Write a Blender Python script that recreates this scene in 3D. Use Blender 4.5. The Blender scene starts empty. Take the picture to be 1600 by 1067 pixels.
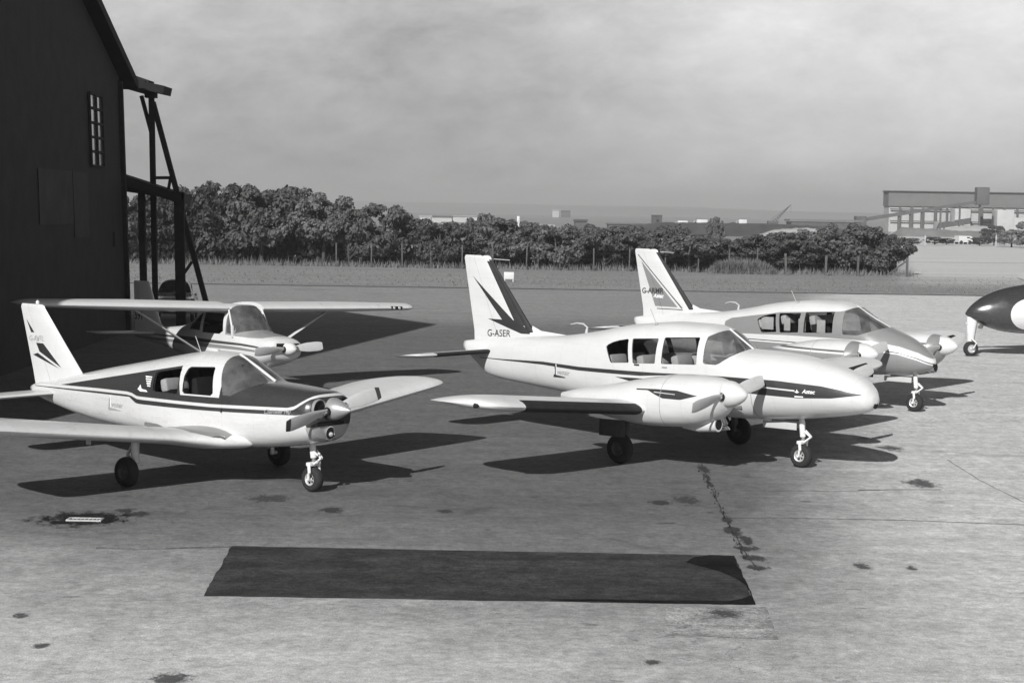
import bpy, bmesh, math, random
from mathutils import Vector, Matrix, noise
from mathutils.bvhtree import BVHTree
R = math.radians
sc = bpy.context.scene
COL = sc.collection
random.seed(7)

# ------------------------------------------------------------------ camera
F_PX, PITCH, ROLL, HC = 2838.16, 0.0711218, -0.0158726, 3.94736
cr, sr, cp, sp = math.cos(ROLL), math.sin(ROLL), math.cos(PITCH), math.sin(PITCH)
EX, UP, FW = Vector((1, 0, 0)), Vector((0, sp, cp)), Vector((0, cp, -sp))
RT, UU = EX * cr - UP * sr, EX * sr + UP * cr
cam = bpy.data.cameras.new('camera'); co = bpy.data.objects.new('camera', cam); COL.objects.link(co)
M = Matrix(((RT.x, UU.x, -FW.x, 0), (RT.y, UU.y, -FW.y, 0), (RT.z, UU.z, -FW.z, HC), (0, 0, 0, 1)))
co.matrix_world = M
cam.sensor_width = 36; cam.lens = F_PX / 1600 * 36; cam.clip_start = .5; cam.clip_end = 60000
sc.camera = co


def ray(u, v):
    a, b = (u - 800) / F_PX, -(v - 533.5) / F_PX
    return FW + RT * a + UU * b


def gnd(u, v, z=0.0):
    d = ray(u, v); t = (z - HC) / d.z
    return Vector((d.x * t, d.y * t, z))


def at(u, v, dist):
    d = ray(u, v); t = dist / d.y
    return Vector((d.x * t, d.y * t, HC + d.z * t))


def px(u, dist):            # X on the ground below image column u at a distance
    d = ray(u, 400); return d.x * dist / d.y


# ------------------------------------------------------------------ light
AZ, EL = R(20.3), R(29.3)
sun = bpy.data.lights.new('sun', 'SUN'); so = bpy.data.objects.new('sun', sun); COL.objects.link(so)
sd = Vector((math.sin(AZ) * math.cos(EL), math.cos(AZ) * math.cos(EL), -math.sin(EL)))
so.rotation_euler = sd.to_track_quat('-Z', 'Y').to_euler(); so.location = (-20, -60, 40)
sun.energy = 4.2; sun.angle = R(.5); sun.color = (1, .995, .985)


class NG:
    def __init__(s, tree):
        s.t = tree; s.n = tree.nodes; s.l = tree.links

    def node(s, typ, **kw):
        n = s.n.new(typ)
        for k, v in kw.items(): setattr(n, k, v)
        return n

    def put(s, sock, v):
        if isinstance(v, bpy.types.NodeSocket): s.l.new(v, sock)
        elif v is not None: sock.default_value = v

    def math(s, op, a, b=None, c=None, clamp=False):
        n = s.node('ShaderNodeMath', operation=op, use_clamp=clamp)
        for i, v in enumerate((a, b, c)):
            if v is not None: s.put(n.inputs[i], v)
        return n.outputs[0]

    def noise(s, vec, scale, detail=4, rough=.55, dist=0):
        n = s.node('ShaderNodeTexNoise'); s.put(n.inputs['Vector'], vec)
        n.inputs['Scale'].default_value = scale; n.inputs['Detail'].default_value = detail
        n.inputs['Roughness'].default_value = rough; n.inputs['Distortion'].default_value = dist
        return n.outputs['Fac']

    def rng(s, v, a, b, c, d, smooth=False):
        n = s.node('ShaderNodeMapRange'); n.clamp = True
        if smooth: n.interpolation_type = 'SMOOTHSTEP'
        s.put(n.inputs[0], v)
        for i, q in enumerate((a, b, c, d)): s.put(n.inputs[i + 1], q)
        return n.outputs[0]

    def mix(s, f, a, b):
        n = s.node('ShaderNodeMix', data_type='FLOAT'); n.clamp_factor = True
        s.put(n.inputs[0], f); s.put(n.inputs[2], a); s.put(n.inputs[3], b)
        return n.outputs[0]

    def gray(s, v):
        n = s.node('ShaderNodeCombineColor')
        for i in range(3): s.put(n.inputs[i], v)
        return n.outputs[0]

    def mapping(s, vec, scale=(1, 1, 1), rot=(0, 0, 0), loc=(0, 0, 0)):
        n = s.node('ShaderNodeMapping'); s.put(n.inputs[0], vec)
        n.inputs['Scale'].default_value = scale; n.inputs['Rotation'].default_value = rot; n.inputs['Location'].default_value = loc
        return n.outputs[0]

    def obj(s): return s.node('ShaderNodeTexCoord').outputs['Object']

    def sep(s, vec):
        n = s.node('ShaderNodeSeparateXYZ'); s.put(n.inputs[0], vec); return n.outputs

    def curve(s, x, pts, x0, x1, z0, z1):     # piecewise linear z(x)
        n = s.node('ShaderNodeFloatCurve'); c = n.mapping.curves[0]
        pts = sorted(pts)
        pts = [((p - x0) / (x1 - x0), (q - z0) / (z1 - z0)) for p, q in pts]
        if pts[0][0] > 0: pts = [(0, pts[0][1])] + pts
        if pts[-1][0] < 1: pts = pts + [(1, pts[-1][1])]
        c.points[0].location = pts[0]; c.points[1].location = pts[-1]
        for p in pts[1:-1]: c.points.new(*p)
        for p in c.points: p.handle_type = 'VECTOR'
        n.mapping.update()
        s.put(n.inputs['Value'], s.rng(x, x0, x1, 0, 1))
        return s.math('MULTIPLY_ADD', n.outputs[0], z1 - z0, z0)

    def band(s, x, z, hi, lo, box=(-9.5, .5, 0, 3.4)):
        a = s.math('LESS_THAN', z, s.curve(x, hi, *box)); b = s.math('GREATER_THAN', z, s.curve(x, lo, *box))
        xs = [p[0] for p in hi]
        c = s.math('MULTIPLY', s.math('GREATER_THAN', x, min(xs)), s.math('LESS_THAN', x, max(xs)))
        return s.math('MULTIPLY', s.math('MULTIPLY', a, b), c)

    def poly(s, pos, pts):                    # convex polygon in (x, z)
        ar = sum(pts[i][0] * pts[(i + 1) % len(pts)][1] - pts[(i + 1) % len(pts)][0] * pts[i][1] for i in range(len(pts)))
        if ar < 0: pts = pts[::-1]
        m = None
        for i in range(len(pts)):
            (a, b), (c, d) = pts[i], pts[(i + 1) % len(pts)]
            nx, nz = -(d - b), (c - a)
            v = s.node('ShaderNodeVectorMath', operation='DOT_PRODUCT'); s.put(v.inputs[0], pos); v.inputs[1].default_value = (nx, 0, nz)
            e = s.math('SUBTRACT', v.outputs['Value'], nx * a + nz * b)
            m = e if m is None else s.math('MINIMUM', m, e)
        return s.math('GREATER_THAN', m, 0)


def new_mat(name):
    m = bpy.data.materials.new(name); m.use_nodes = True
    g = NG(m.node_tree); b = g.n['Principled BSDF']
    return m, g, b


def simple(name, v, rough=.5, metal=0, var=.12, scale=6, bump=0, coat=0, spec=.5):
    m, g, b = new_mat(name); o = g.obj()
    n = g.noise(o, scale, 5, .6)
    g.put(b.inputs['Base Color'], g.gray(g.math('MULTIPLY', g.rng(n, .25, .75, 1 - var, 1 + var), v)))
    b.inputs['Roughness'].default_value = rough; b.inputs['Metallic'].default_value = metal
    b.inputs['Coat Weight'].default_value = coat; b.inputs['Specular IOR Level'].default_value = spec
    if bump:
        bp = g.node('ShaderNodeBump'); g.put(bp.inputs['Height'], g.noise(o, scale * 4, 4)); bp.inputs['Strength'].default_value = bump
        bp.inputs['Distance'].default_value = .02
        g.put(b.inputs['Normal'], bp.outputs[0])
    return m


def paint(name, base, layers=(), rough=.32, dirt=.06, coat=.25):
    """layers: list of (kind, data..., grey value). Painted in aircraft axes (x forward, z up)."""
    m, g, b = new_mat(name); o = g.obj(); x, y, z = g.sep(o)
    col = base
    if callable(base): col = base(g, o, x, y, z)
    for ly in layers:
        if ly[0] == 'band': mk = g.band(x, z, ly[1], ly[2])
        elif ly[0] == 'poly': mk = g.poly(o, ly[1])
        elif ly[0] == 'fn': mk = ly[1](g, o, x, y, z)
        col = g.mix(mk, col, ly[-1])
    d = g.noise(g.mapping(o, (1.2, 3, 3)), 1.6, 6, .65)
    f = g.noise(o, 30, 3)
    col = g.math('MULTIPLY', col, g.rng(d, .3, .75, 1 - dirt, 1 + dirt * .4))
    col = g.math('MULTIPLY', col, g.rng(f, .2, .8, .985, 1.015))
    fx_ = g.math('FRACT', g.math('MULTIPLY', x, 1.61)); seam = g.math('LESS_THAN', fx_, .011)
    fz_ = g.math('FRACT', g.math('MULTIPLY', z, 2.9)); seam = g.math('MAXIMUM', seam, g.math('LESS_THAN', fz_, .012))
    col = g.math('MULTIPLY', col, g.math('MULTIPLY_ADD', seam, -.13, 1))
    gm = g.noise(g.mapping(o, (.7, 5, 9)), 1.5, 5, .7); col = g.math('MULTIPLY', col, g.math('MULTIPLY_ADD', g.math('MULTIPLY', g.rng(gm, .52, .75, 0, 1), g.rng(z, .55, 1.25, 1, .15)), -.27, 1))
    g.put(b.inputs['Base Color'], g.gray(col))
    g.put(b.inputs['Roughness'], g.rng(d, .3, .7, rough - .06, rough + .12))
    b.inputs['Coat Weight'].default_value = coat; b.inputs['Coat Roughness'].default_value = .12
    # faint rivet / skin waviness
    bp = g.node('ShaderNodeBump'); g.put(bp.inputs['Height'], g.noise(g.mapping(o, (3, 3, 3)), 1.3, 2)); bp.inputs['Strength'].default_value = .12; bp.inputs['Distance'].default_value = .03
    g.put(b.inputs['Normal'], bp.outputs[0])
    return m


def glass(name, tint=.55, body=.0):
    m, g, b = new_mat(name); g.n.remove(b)
    out = g.n['Material Output']
    tr = g.node('ShaderNodeBsdfTransparent'); tr.inputs[0].default_value = (tint,) * 3 + (1,)
    gl = g.node('ShaderNodeBsdfGlossy'); gl.inputs[0].default_value = (.9, .9, .9, 1); gl.inputs['Roughness'].default_value = .03
    fr = g.node('ShaderNodeFresnel'); fr.inputs[0].default_value = 1.5
    mx = g.node('ShaderNodeMixShader')
    g.put(mx.inputs[0], g.math('MAXIMUM', fr.outputs[0], .11)); g.l.new(tr.outputs[0], mx.inputs[1]); g.l.new(gl.outputs[0], mx.inputs[2])
    last = mx
    if body:                                   # pale diffuse body mixed into the glass, uneven by noise
        df = g.node('ShaderNodeBsdfDiffuse'); df.inputs[0].default_value = (.5, .5, .5, 1)
        m2 = g.node('ShaderNodeMixShader'); g.put(m2.inputs[0], g.rng(g.noise(g.obj(), 5, 4), .3, .7, body * .5, body * 1.3))
        g.l.new(mx.outputs[0], m2.inputs[1]); g.l.new(df.outputs[0], m2.inputs[2]); last = m2
    g.l.new(last.outputs[0], out.inputs[0])
    return m


# ------------------------------------------------------------------ mesh tools
class MB:
    def __init__(s): s.v = []; s.f = []; s.sm = []

    def add(s, vs, fs, smooth=True):
        o = len(s.v); s.v += [tuple(v) for v in vs]; s.f += [tuple(i + o for i in f) for f in fs]; s.sm += [smooth] * len(fs)
        return s

    def rings(s, rs, close=True, cap=(True, True), smooth=True):
        n = len(rs[0]); vs = [p for r in rs for p in r]; fs = []
        for i in range(len(rs) - 1):
            for k in range(n if close else n - 1):
                a, b = i * n + k, i * n + (k + 1) % n
                fs.append((a, b, b + n, a + n))
        if cap[0]: fs.append(tuple(range(n))[::-1])
        if cap[1]: fs.append(tuple((len(rs) - 1) * n + k for k in range(n)))
        return s.add(vs, fs, smooth)

    def box(s, c, d, rot=None, bev=0):
        x, y, z = d[0] / 2, d[1] / 2, d[2] / 2
        if bev:
            bm = bmesh.new(); bmesh.ops.create_cube(bm, size=1); bmesh.ops.scale(bm, vec=d, verts=bm.verts)
            bmesh.ops.bevel(bm, geom=bm.edges[:], offset=bev, segments=2, affect='EDGES', profile=.6)
            vs = [v.co.copy() for v in bm.verts]; fs = [[v.index for v in f.verts] for f in bm.faces]; bm.free()
        else:
            vs = [Vector((i * x, j * y, k * z)) for i in (-1, 1) for j in (-1, 1) for k in (-1, 1)]
            fs = [(0, 1, 3, 2), (4, 6, 7, 5), (0, 4, 5, 1), (2, 3, 7, 6), (0, 2, 6, 4), (1, 5, 7, 3)]
        if rot is not None: vs = [rot @ v for v in vs]
        return s.add([v + Vector(c) for v in vs], fs, bool(bev))

    def bar(s, a, b, w, h=None, up=(0, 0, 1)):
        a, b = Vector(a), Vector(b); d = b - a; L = d.length
        q = d.to_track_quat('X', 'Z'); return s.box((a + b) / 2, (L, w, h or w), q.to_matrix())

    def tube(s, pts, r, n=10, cap=True):
        pts = [Vector(p) for p in pts]; rs = r if isinstance(r, (list, tuple)) else [r] * len(pts); out = []
        ref = Vector((0, 0, 1))
        for i, p in enumerate(pts):
            d = (pts[min(i + 1, len(pts) - 1)] - pts[max(i - 1, 0)]).normalized()
            u = d.cross(ref) if abs(d.dot(ref)) < .95 else d.cross(Vector((0, 1, 0)))
            u.normalize(); w = d.cross(u)
            out.append([p + (u * math.cos(t) + w * math.sin(t)) * rs[i] for t in [2 * math.pi * k / n for k in range(n)]])
        return s.rings(out, True, (cap, cap))

    def lathe(s, prof, c, axis='x', n=32, cap=(True, True)):
        rs = []
        for a, r in prof:
            ring = []
            for k in range(n):
                t = 2 * math.pi * k / n; p, q = r * math.cos(t), r * math.sin(t)
                ring.append({'x': (c[0] + a, c[1] + p, c[2] + q), 'y': (c[0] + p, c[1] + a, c[2] + q), 'z': (c[0] + p, c[1] + q, c[2] + a)}[axis])
            rs.append(ring)
        return s.rings(rs, True, cap)

    def mesh(s, name):
        me = bpy.data.meshes.new(name); me.from_pydata(s.v, [], s.f)
        bm = bmesh.new(); bm.from_mesh(me)
        for f, sm in zip(bm.faces, s.sm): f.smooth = sm
        bmesh.ops.recalc_face_normals(bm, faces=bm.faces); bm.to_mesh(me); bm.free()
        return me


def sharpen(me, ang=35):
    try: me.set_sharp_from_angle(angle=R(ang))
    except Exception: pass


def link(name, me, mat, parent=None):
    o = bpy.data.objects.new(name, me); COL.objects.link(o)
    if mat:
        me.materials.clear()
        for m in (mat if isinstance(mat, (list, tuple)) else [mat]): me.materials.append(m)
    if parent: o.parent = parent
    return o


def part(name, mb, mat, parent=None, ang=38):
    me = mb.mesh(name); sharpen(me, ang); return link(name, me, mat, parent)


def tag(o, label=None, cat=None, group=None, kind=None):
    for k, v in (('label', label), ('category', cat), ('group', group), ('kind', kind)):
        if v: o[k] = v
    return o


def thing(name, label, cat, loc=(0, 0, 0), rz=0, group=None):
    o = bpy.data.objects.new(name, None); COL.objects.link(o); o.location = loc; o.rotation_euler = (0, 0, rz)
    o.empty_display_size = .3
    return tag(o, label, cat, group)


def dup(o, parent=None):
    c = o.copy(); COL.objects.link(c)
    if parent: c.parent = parent
    for ch in list(o.children): dup(ch, c)
    return c


def pchip(xs, ys, x):
    n = len(xs)
    if x <= xs[0]: return ys[0]
    if x >= xs[-1]: return ys[-1]
    i = max(k for k in range(n) if xs[k] <= x); i = min(i, n - 2)
    h = [xs[k + 1] - xs[k] for k in range(n - 1)]; dl = [(ys[k + 1] - ys[k]) / h[k] for k in range(n - 1)]

    def der(k):
        if k == 0: return dl[0]
        if k == n - 1: return dl[-1]
        if dl[k - 1] * dl[k] <= 0: return 0
        w1, w2 = 2 * h[k] + h[k - 1], h[k] + 2 * h[k - 1]
        return (w1 + w2) / (w1 / dl[k - 1] + w2 / dl[k])
    t = (x - xs[i]) / h[i]; t2, t3 = t * t, t ** 3
    return (2 * t3 - 3 * t2 + 1) * ys[i] + (t3 - 2 * t2 + t) * h[i] * der(i) + (-2 * t3 + 3 * t2) * ys[i + 1] + (t3 - t2) * h[i] * der(i + 1)


def section(x, zt, zb, w, zc, nt, nb, N=44, yc=0):
    r = []
    for k in range(N):
        t = 2 * math.pi * (k + .5) / N; c, s = math.cos(t), math.sin(t)
        n = nt if s > 0 else nb
        y = w * math.copysign(abs(c) ** (2 / n), c)
        z = zc + (zt - zc if s > 0 else zc - zb) * math.copysign(abs(s) ** (2 / n), s)
        r.append((x, yc + y, z))
    return r


def hull(st, step=.08, N=44, yc=0):
    """st: rows (x, ztop, zbot, halfwidth, zwide, ntop, nbot), any order."""
    st = sorted(st); xs = [a[0] for a in st]
    pts = set(xs); x = xs[0]
    while x < xs[-1]: pts.add(round(x, 4)); x += step
    rs = [section(x, *[pchip(xs, [a[j] for a in st], x) for j in range(1, 7)], N=N, yc=yc) for x in sorted(pts)]
    mb = MB(); mb.rings(rs); return mb


def cut_openings(me, polys):
    """cut convex (x,z) polygons through a hull; return a list of the cut-out face meshes (side, polygon index)"""
    bm = bmesh.new(); bm.from_mesh(me)
    for pts in polys:
        x0, x1 = min(p[0] for p in pts) - .15, max(p[0] for p in pts) + .15
        z0, z1 = min(p[1] for p in pts) - .15, max(p[1] for p in pts) + .15
        for i in range(len(pts)):
            a, b = pts[i], pts[(i + 1) % len(pts)]
            fs = [f for f in bm.faces if x0 < f.calc_center_median().x < x1 and z0 < f.calc_center_median().z < z1]
            geom = set(fs)
            for f in fs: geom.update(f.edges); geom.update(f.verts)
            bmesh.ops.bisect_plane(bm, geom=list(geom), dist=1e-5, plane_co=(a[0], 0, a[1]), plane_no=(-(b[1] - a[1]), 0, b[0] - a[0]))

    def inside(c, pts):
        s = None
        for i in range(len(pts)):
            a, b = pts[i], pts[(i + 1) % len(pts)]
            k = (b[0] - a[0]) * (c.z - a[1]) - (b[1] - a[1]) * (c.x - a[0])
            if abs(k) < 1e-9: continue
            if s is None: s = k > 0
            elif (k > 0) != s: return False
        return True
    res = []; kill = []
    for pi, pts in enumerate(polys):
        fs = [f for f in bm.faces if inside(f.calc_center_median(), pts)]
        res.append([([v.co.copy() for v in f.verts], f.normal.copy()) for f in fs]); kill += fs
    bmesh.ops.delete(bm, geom=list(set(kill)), context='FACES')
    bm.to_mesh(me); bm.free()
    return res


def faces_mesh(name, faces, off=0.0):
    bm = bmesh.new()
    for vs, n in faces:
        bm.faces.new([bm.verts.new(v) for v in vs]).smooth = True
    bmesh.ops.remove_doubles(bm, verts=bm.verts, dist=1e-4); bm.normal_update()
    for v in bm.verts: v.co = v.co + v.normal * off
    me = bpy.data.meshes.new(name); bm.to_mesh(me); bm.free(); return me


def lining(me, x0, x1, off=.025):
    bm = bmesh.new(); bm.from_mesh(me); bm.normal_update()
    bmesh.ops.delete(bm, geom=[f for f in bm.faces if not x0 < f.calc_center_median().x < x1], context='FACES')
    ns = {v: v.normal.copy() for v in bm.verts}
    for v, n in ns.items(): v.co -= n * off
    m2 = bpy.data.meshes.new('cabin_lining'); bm.to_mesh(m2); bm.free(); return m2


def airfoil(t, m=.02, n=14, f0=0., f1=1.):
    """closed loop of (chord fraction, height) between fractions f0..f1"""
    up, lo = [], []
    for i in range(n + 1):
        x = f0 + (f1 - f0) * .5 * (1 - math.cos(math.pi * i / n))
        yt = 5 * t * (.2969 * math.sqrt(x) - .126 * x - .3516 * x * x + .2843 * x ** 3 - .1036 * x ** 4)
        yc = m / .16 * (.8 * x - x * x) if x < .4 else m / .36 * (.2 + .8 * x - x * x)
        up.append((x, yc + yt)); lo.append((x, yc - yt))
    return up[::-1] + lo[1 if f0 == 0 else 0:]


def wing_rings(stn, t, f0=0., f1=1., m=.02, vert=False, n=14, swell=0):
    """stn rows: (span, xLE, chord, z, twist deg). Returns rings; vert=True: span is z, offset y"""
    rs = []
    for s, xle, c, z, tw in stn:
        af = airfoil(t, 0 if vert else m, n, f0, f1); ring = []
        ct, st_ = math.cos(R(tw)), math.sin(R(tw))
        for a, h in af:
            p, q = -a * c, h * c + (swell if h > 0 else -swell)
            if swell: p += swell * (1 - 2 * min(1, a * 8)) if a < .06 else 0
            if vert: ring.append((xle + p, q + z, s))
            else: ring.append((xle + p * ct - q * st_, s, z + q * ct + p * st_))
        rs.append(ring)
    return rs


def tip_stations(y0, y1, xle, chord, z, dih, k=6, le=.35, te=.65, tw=0, power=2.2):
    """rounded tip between |y0| and |y1|"""
    out = []; sg = 1 if y1 > y0 else -1
    for i in range(k + 1):
        t = math.sin(math.pi / 2 * i / k); s = (1 - t ** power) ** (1 / power)
        s = max(s, .06)
        lost = chord * (1 - s)
        out.append((y0 + (y1 - y0) * t, xle - lost * le / (le + te), chord * s, z + abs(y1 - y0) * t * dih, tw))
    return out


def text_mesh(txt, size, align='LEFT', bold=0., shear=0, space=1):
    cu = bpy.data.curves.new('t', 'FONT'); cu.body = txt; cu.size = size; cu.align_x = align; cu.offset = bold; cu.shear = shear; cu.space_character = space
    o = bpy.data.objects.new('t', cu); COL.objects.link(o)
    dg = bpy.context.evaluated_depsgraph_get(); me = bpy.data.meshes.new_from_object(o.evaluated_get(dg))
    bpy.data.objects.remove(o); bpy.data.curves.remove(cu)
    return me


def bvh(objs):
    vs, fs = [], []
    for o in objs:
        k = len(vs); vs += [v.co.copy() for v in o.data.vertices]; fs += [tuple(i + k for i in p.vertices) for p in o.data.polygons]
    return BVHTree.FromPolygons(vs, fs)


def decal(name, me, org, target, parent, mat, sx=1, flat=False, slope=0):
    """flat (x,y) mesh laid on the starboard (-y) side of target: text x -> aircraft +x, text y -> z"""
    bm = bmesh.new(); bm.from_mesh(me)
    bmesh.ops.subdivide_edges(bm, edges=[e for e in bm.edges if e.calc_length() > .25], cuts=2)
    for v in bm.verts:
        x, z = org[0] + v.co.x * sx, org[1] + v.co.y + slope * v.co.x
        h = target.ray_cast(Vector((x, -3, z)), Vector((0, 1, 0)))
        y = h[0].y if h[0] else org[2]
        v.co = (x, (org[2] if flat else y) - .004, z)
    for f in bm.faces:
        f.normal_update()
        if f.normal.y > 0: f.normal_flip()
    bm.to_mesh(me); bm.free()
    return link(name, me, mat, parent)


def rect_mesh(pts):
    me = bpy.data.meshes.new('r'); me.from_pydata([(a, b, 0) for a, b in pts], [], [tuple(range(len(pts)))]); return me

# ------------------------------------------------------------------ shared aircraft materials
BLK = .022
WHT = .575
m_white = paint('white_paint', WHT)
m_boot = simple('rubber_boot', .018, .62, var=.3, scale=9, spec=.25)
m_tyre = simple('tyre_rubber', .022, .8, var=.25, scale=20, spec=.3)
m_rim = simple('rim_alloy', .55, .38, .5, var=.15, scale=20)
m_steel = simple('bright_steel', .6, .25, .9, var=.1, scale=30)
m_leg = simple('painted_leg', .62, .4, var=.12, scale=14)
m_dark = simple('dark_cavity', .012, .8, spec=.2)
m_seat = simple('seat_cloth', .05, .9, var=.2, scale=30, spec=.1)
m_cover = simple('seat_cover', .8, .9, var=.1, scale=20, spec=.1)
m_curtain = simple('curtain_cloth', .8, .9, var=.1, scale=9, spec=.1)
m_lining = simple('cabin_trim', .13, .85, var=.15, spec=.2)
m_gear_shade = simple('gear_shade_paint', .05, .6, var=.4, scale=12)  # shade under the wings painted in as dark gear colour
m_panel = simple('panel_black', .03, .6, var=.3, scale=20)
m_spin = simple('spinner_metal', .5, .3, .6, var=.1, scale=12)
m_blade = paint('blade_paint', .5, rough=.3, coat=.1)
m_bladetip = simple('blade_tip_paint', .035, .5)
GRY = .215
m_gray = paint('gray_paint', GRY)
m_pale = paint('pale_gray_paint', .45)
m_glass = glass('window_glass', .62)
m_screen = glass('windscreen_glass', .6, .16)
m_lamp = simple('lamp_glass', .75, .08, .6, var=.05)
m_ink = simple('letter_black', .03, .5, var=.05)
m_inkgray = simple('letter_gray', .30, .5, var=.2, scale=40)
m_inkwhite = simple('letter_white', .75, .5, var=.05)


def blade_mesh(Rr, c0=.10, c1=.205, n=10, r0=.10):
    rs = []
    for i in range(n + 1):
        t = i / n; r = r0 + (Rr - r0) * t
        ch = c0 + (c1 - c0) * min(1, t * 2.2); ch *= 1 - .25 * max(0, (t - .8) / .2) ** 2
        tw = R(48 - 36 * t ** .6); th = .032 * (1 - t) + .010
        ring = []
        for k in range(12):
            a = 2 * math.pi * k / 12; p, q = ch / 2 * math.cos(a), th / 2 * math.sin(a)
            ring.append((p * math.sin(tw) * -1 + q * math.cos(tw), r, p * math.cos(tw) + q * math.sin(tw)))
        rs.append(ring)
    return rs


def propeller(parent, c, Rr, ang, spin, holes=True, tipdark=True, base_mat=None):
    """spin: list of (dx, radius) of the spinner. Blades at +-ang in the y-z plane."""
    p = bpy.data.objects.new('propeller', None)
    sp_ = MB().lathe(spin, c, 'x', 36, (True, True)); s = part('spinner', sp_, base_mat or m_white, parent, 50)
    for k in range(2):
        rot = Matrix.Rotation(ang + math.pi * k, 3, 'X')
        full = blade_mesh(Rr); full = [[rot @ Vector(v) + Vector(c) for v in r] for r in full]
        cutk = 9 if tipdark else len(full) - 1
        b = part('propeller_blade', MB().rings(full[:cutk + 1]), m_blade, parent)
        if tipdark: part('blade_tip', MB().rings(full[cutk:]), m_bladetip, b)
        d = rot @ Vector((0, 1, 0)); hp = Vector(c) + d * (spin[0][1] * .9)
        part('blade_root_socket', MB().tube([hp - d * .04, hp + d * .035], .062, 16), m_dark, s)
        part('blade_shank', MB().tube([hp - d * .02, hp + d * .09], [.045, .04], 12), m_steel, b)
    bpy.data.objects.remove(p)


def wheel(name, parent, c, r, w, rimr, holes=False, rmat=None):
    tp = []
    for i in range(17):
        a = math.pi * (i / 16); q = -math.cos(a)
        tp.append((q * w / 2 * (1 if abs(q) < .98 else .96), rimr + (r - rimr) * (abs(math.sin(a)) ** .55)))
    prof = [(-w / 2 * .62, rimr * .98)] + tp + [(w / 2 * .62, rimr * .98)]
    o = part(name, MB().lathe(prof, c, 'y', 40, (False, False)), m_tyre, parent, 60)
    rm = MB()
    for s in (-1, 1):
        rm.lathe([(s * w * .40, rimr * 1.03), (s * w * .44, rimr * .97), (s * w * .40, rimr * .82), (s * w * .3, rimr * .72), (s * w * .28, rimr * .40), (s * w * .36, rimr * .34), (s * w * .40, rimr * .26)], c, 'y', 28, (False, True))
    rm.lathe([(-w * .3, rimr * .99), (w * .3, rimr * .99)], c, 'y', 28, (False, False))
    ro = part('rim', rm, rmat or m_rim, o, 30)
    if holes:
        for k in range(6):
            a = k * math.pi / 3 + .3; q = -1
            part('rim_hole', MB().lathe([(q * w * .31, .016), (q * w * .325, .016)], (c[0] + rimr * .56 * math.cos(a), c[1], c[2] + rimr * .56 * math.sin(a)), 'y', 8), m_dark, o)
    return o


def nose_gear(parent, x, r, ztop, w=.15, fork=True):
    wheel('nose_wheel', parent, (x, 0, r), r, w, r * .5, True)
    s = MB(); s.tube([(x - .02, 0, ztop), (x + .02, 0, r + .30)], .045, 14); part('oleo_strut', s, m_leg, parent)
    s = MB(); s.tube([(x + .02, 0, r + .34), (x + .02, 0, r + .20)], .032, 12); part('oleo_piston', s, m_steel, parent)
    f = MB()
    f.box((x + .015, 0, r + .215), (.085, w + .075, .055), bev=.015)
    for q in (-1, 1): f.tube([(x + .02, q * (w / 2 + .022), r + .21), (x + .035, q * (w / 2 + .026), r + .1), (x, q * (w / 2 + .022), r)], [.026, .024, .024], 10)
    f.tube([(x, -w / 2 - .045, r), (x, w / 2 + .045, r)], .02, 10); part('wheel_fork', f, m_leg, parent)
    t = MB()
    for q in (-1, 1):
        t.bar((x + .05, q * .035, r + .40), (x + .17, q * .012, r + .31), .016, .022); t.bar((x + .17, q * .012, r + .31), (x + .055, q * .035, r + .22), .016, .022)
    part('torque_link', t, m_leg, parent)


def main_gear(parent, x, y, r, ztop, rake=0., w=.16, lmat=None):
    wheel('main_wheel', parent, (x, y, r), r, w, r * .5, False, m_gear_shade)
    sg = 1 if y > 0 else -1
    s = MB(); s.tube([(x + rake, y - sg * .16, ztop), (x, y - sg * .15, r + .12)], .06, 14)
    s.tube([(x, y - sg * .15, r + .14), (x, y - sg * .15, r)], .036, 12); s.tube([(x, y - sg * .17, r), (x, y + sg * .03, r)], .03, 10)
    s.bar((x - .06, y - sg * .15, r + .35), (x - .16, y - sg * .15, r + .22), .05, .02); s.bar((x - .16, y - sg * .15, r + .22), (x - .05, y - sg * .15, r + .06), .05, .02)
    part('main_gear_leg', s, lmat or m_leg, parent)


def seat(parent, x, y, z0, top, cover=True, w=.42):
    s = MB(); s.box((x, y, z0), (.48, w, .16), bev=.05)
    rot = Matrix.Rotation(R(-12), 3, 'Y'); h = top - z0
    s.box((x - .24 - h * .1, y, z0 + h / 2), (.12, w, h), rot, bev=.045)
    o = part('seat', s, m_seat, parent)
    if cover:
        c = MB(); c.box((x - .24 - h * .19, y, top - .08), (.15, w + .02, .2), rot, bev=.05); part('seat_cover', c, m_cover, o)


def panes(o, res, names, mat, off=-.004):
    out = []
    for fs, nm in zip(res, names):
        if nm == 'windscreen': groups = [fs]
        else: groups = [[f for f in fs if f[1].y < 0], [f for f in fs if f[1].y >= 0]]
        for gfs in groups:
            if gfs: out.append(link(nm, faces_mesh(nm, gfs, off), mat[nm], o))
    return out


def fin_ring(z, xle, xte, t, f0=0., f1=1.):
    return [(xle - a * (xle - xte), h * (xle - xte), z) for a, h in airfoil(t, 0, 12, f0, f1)]


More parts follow.
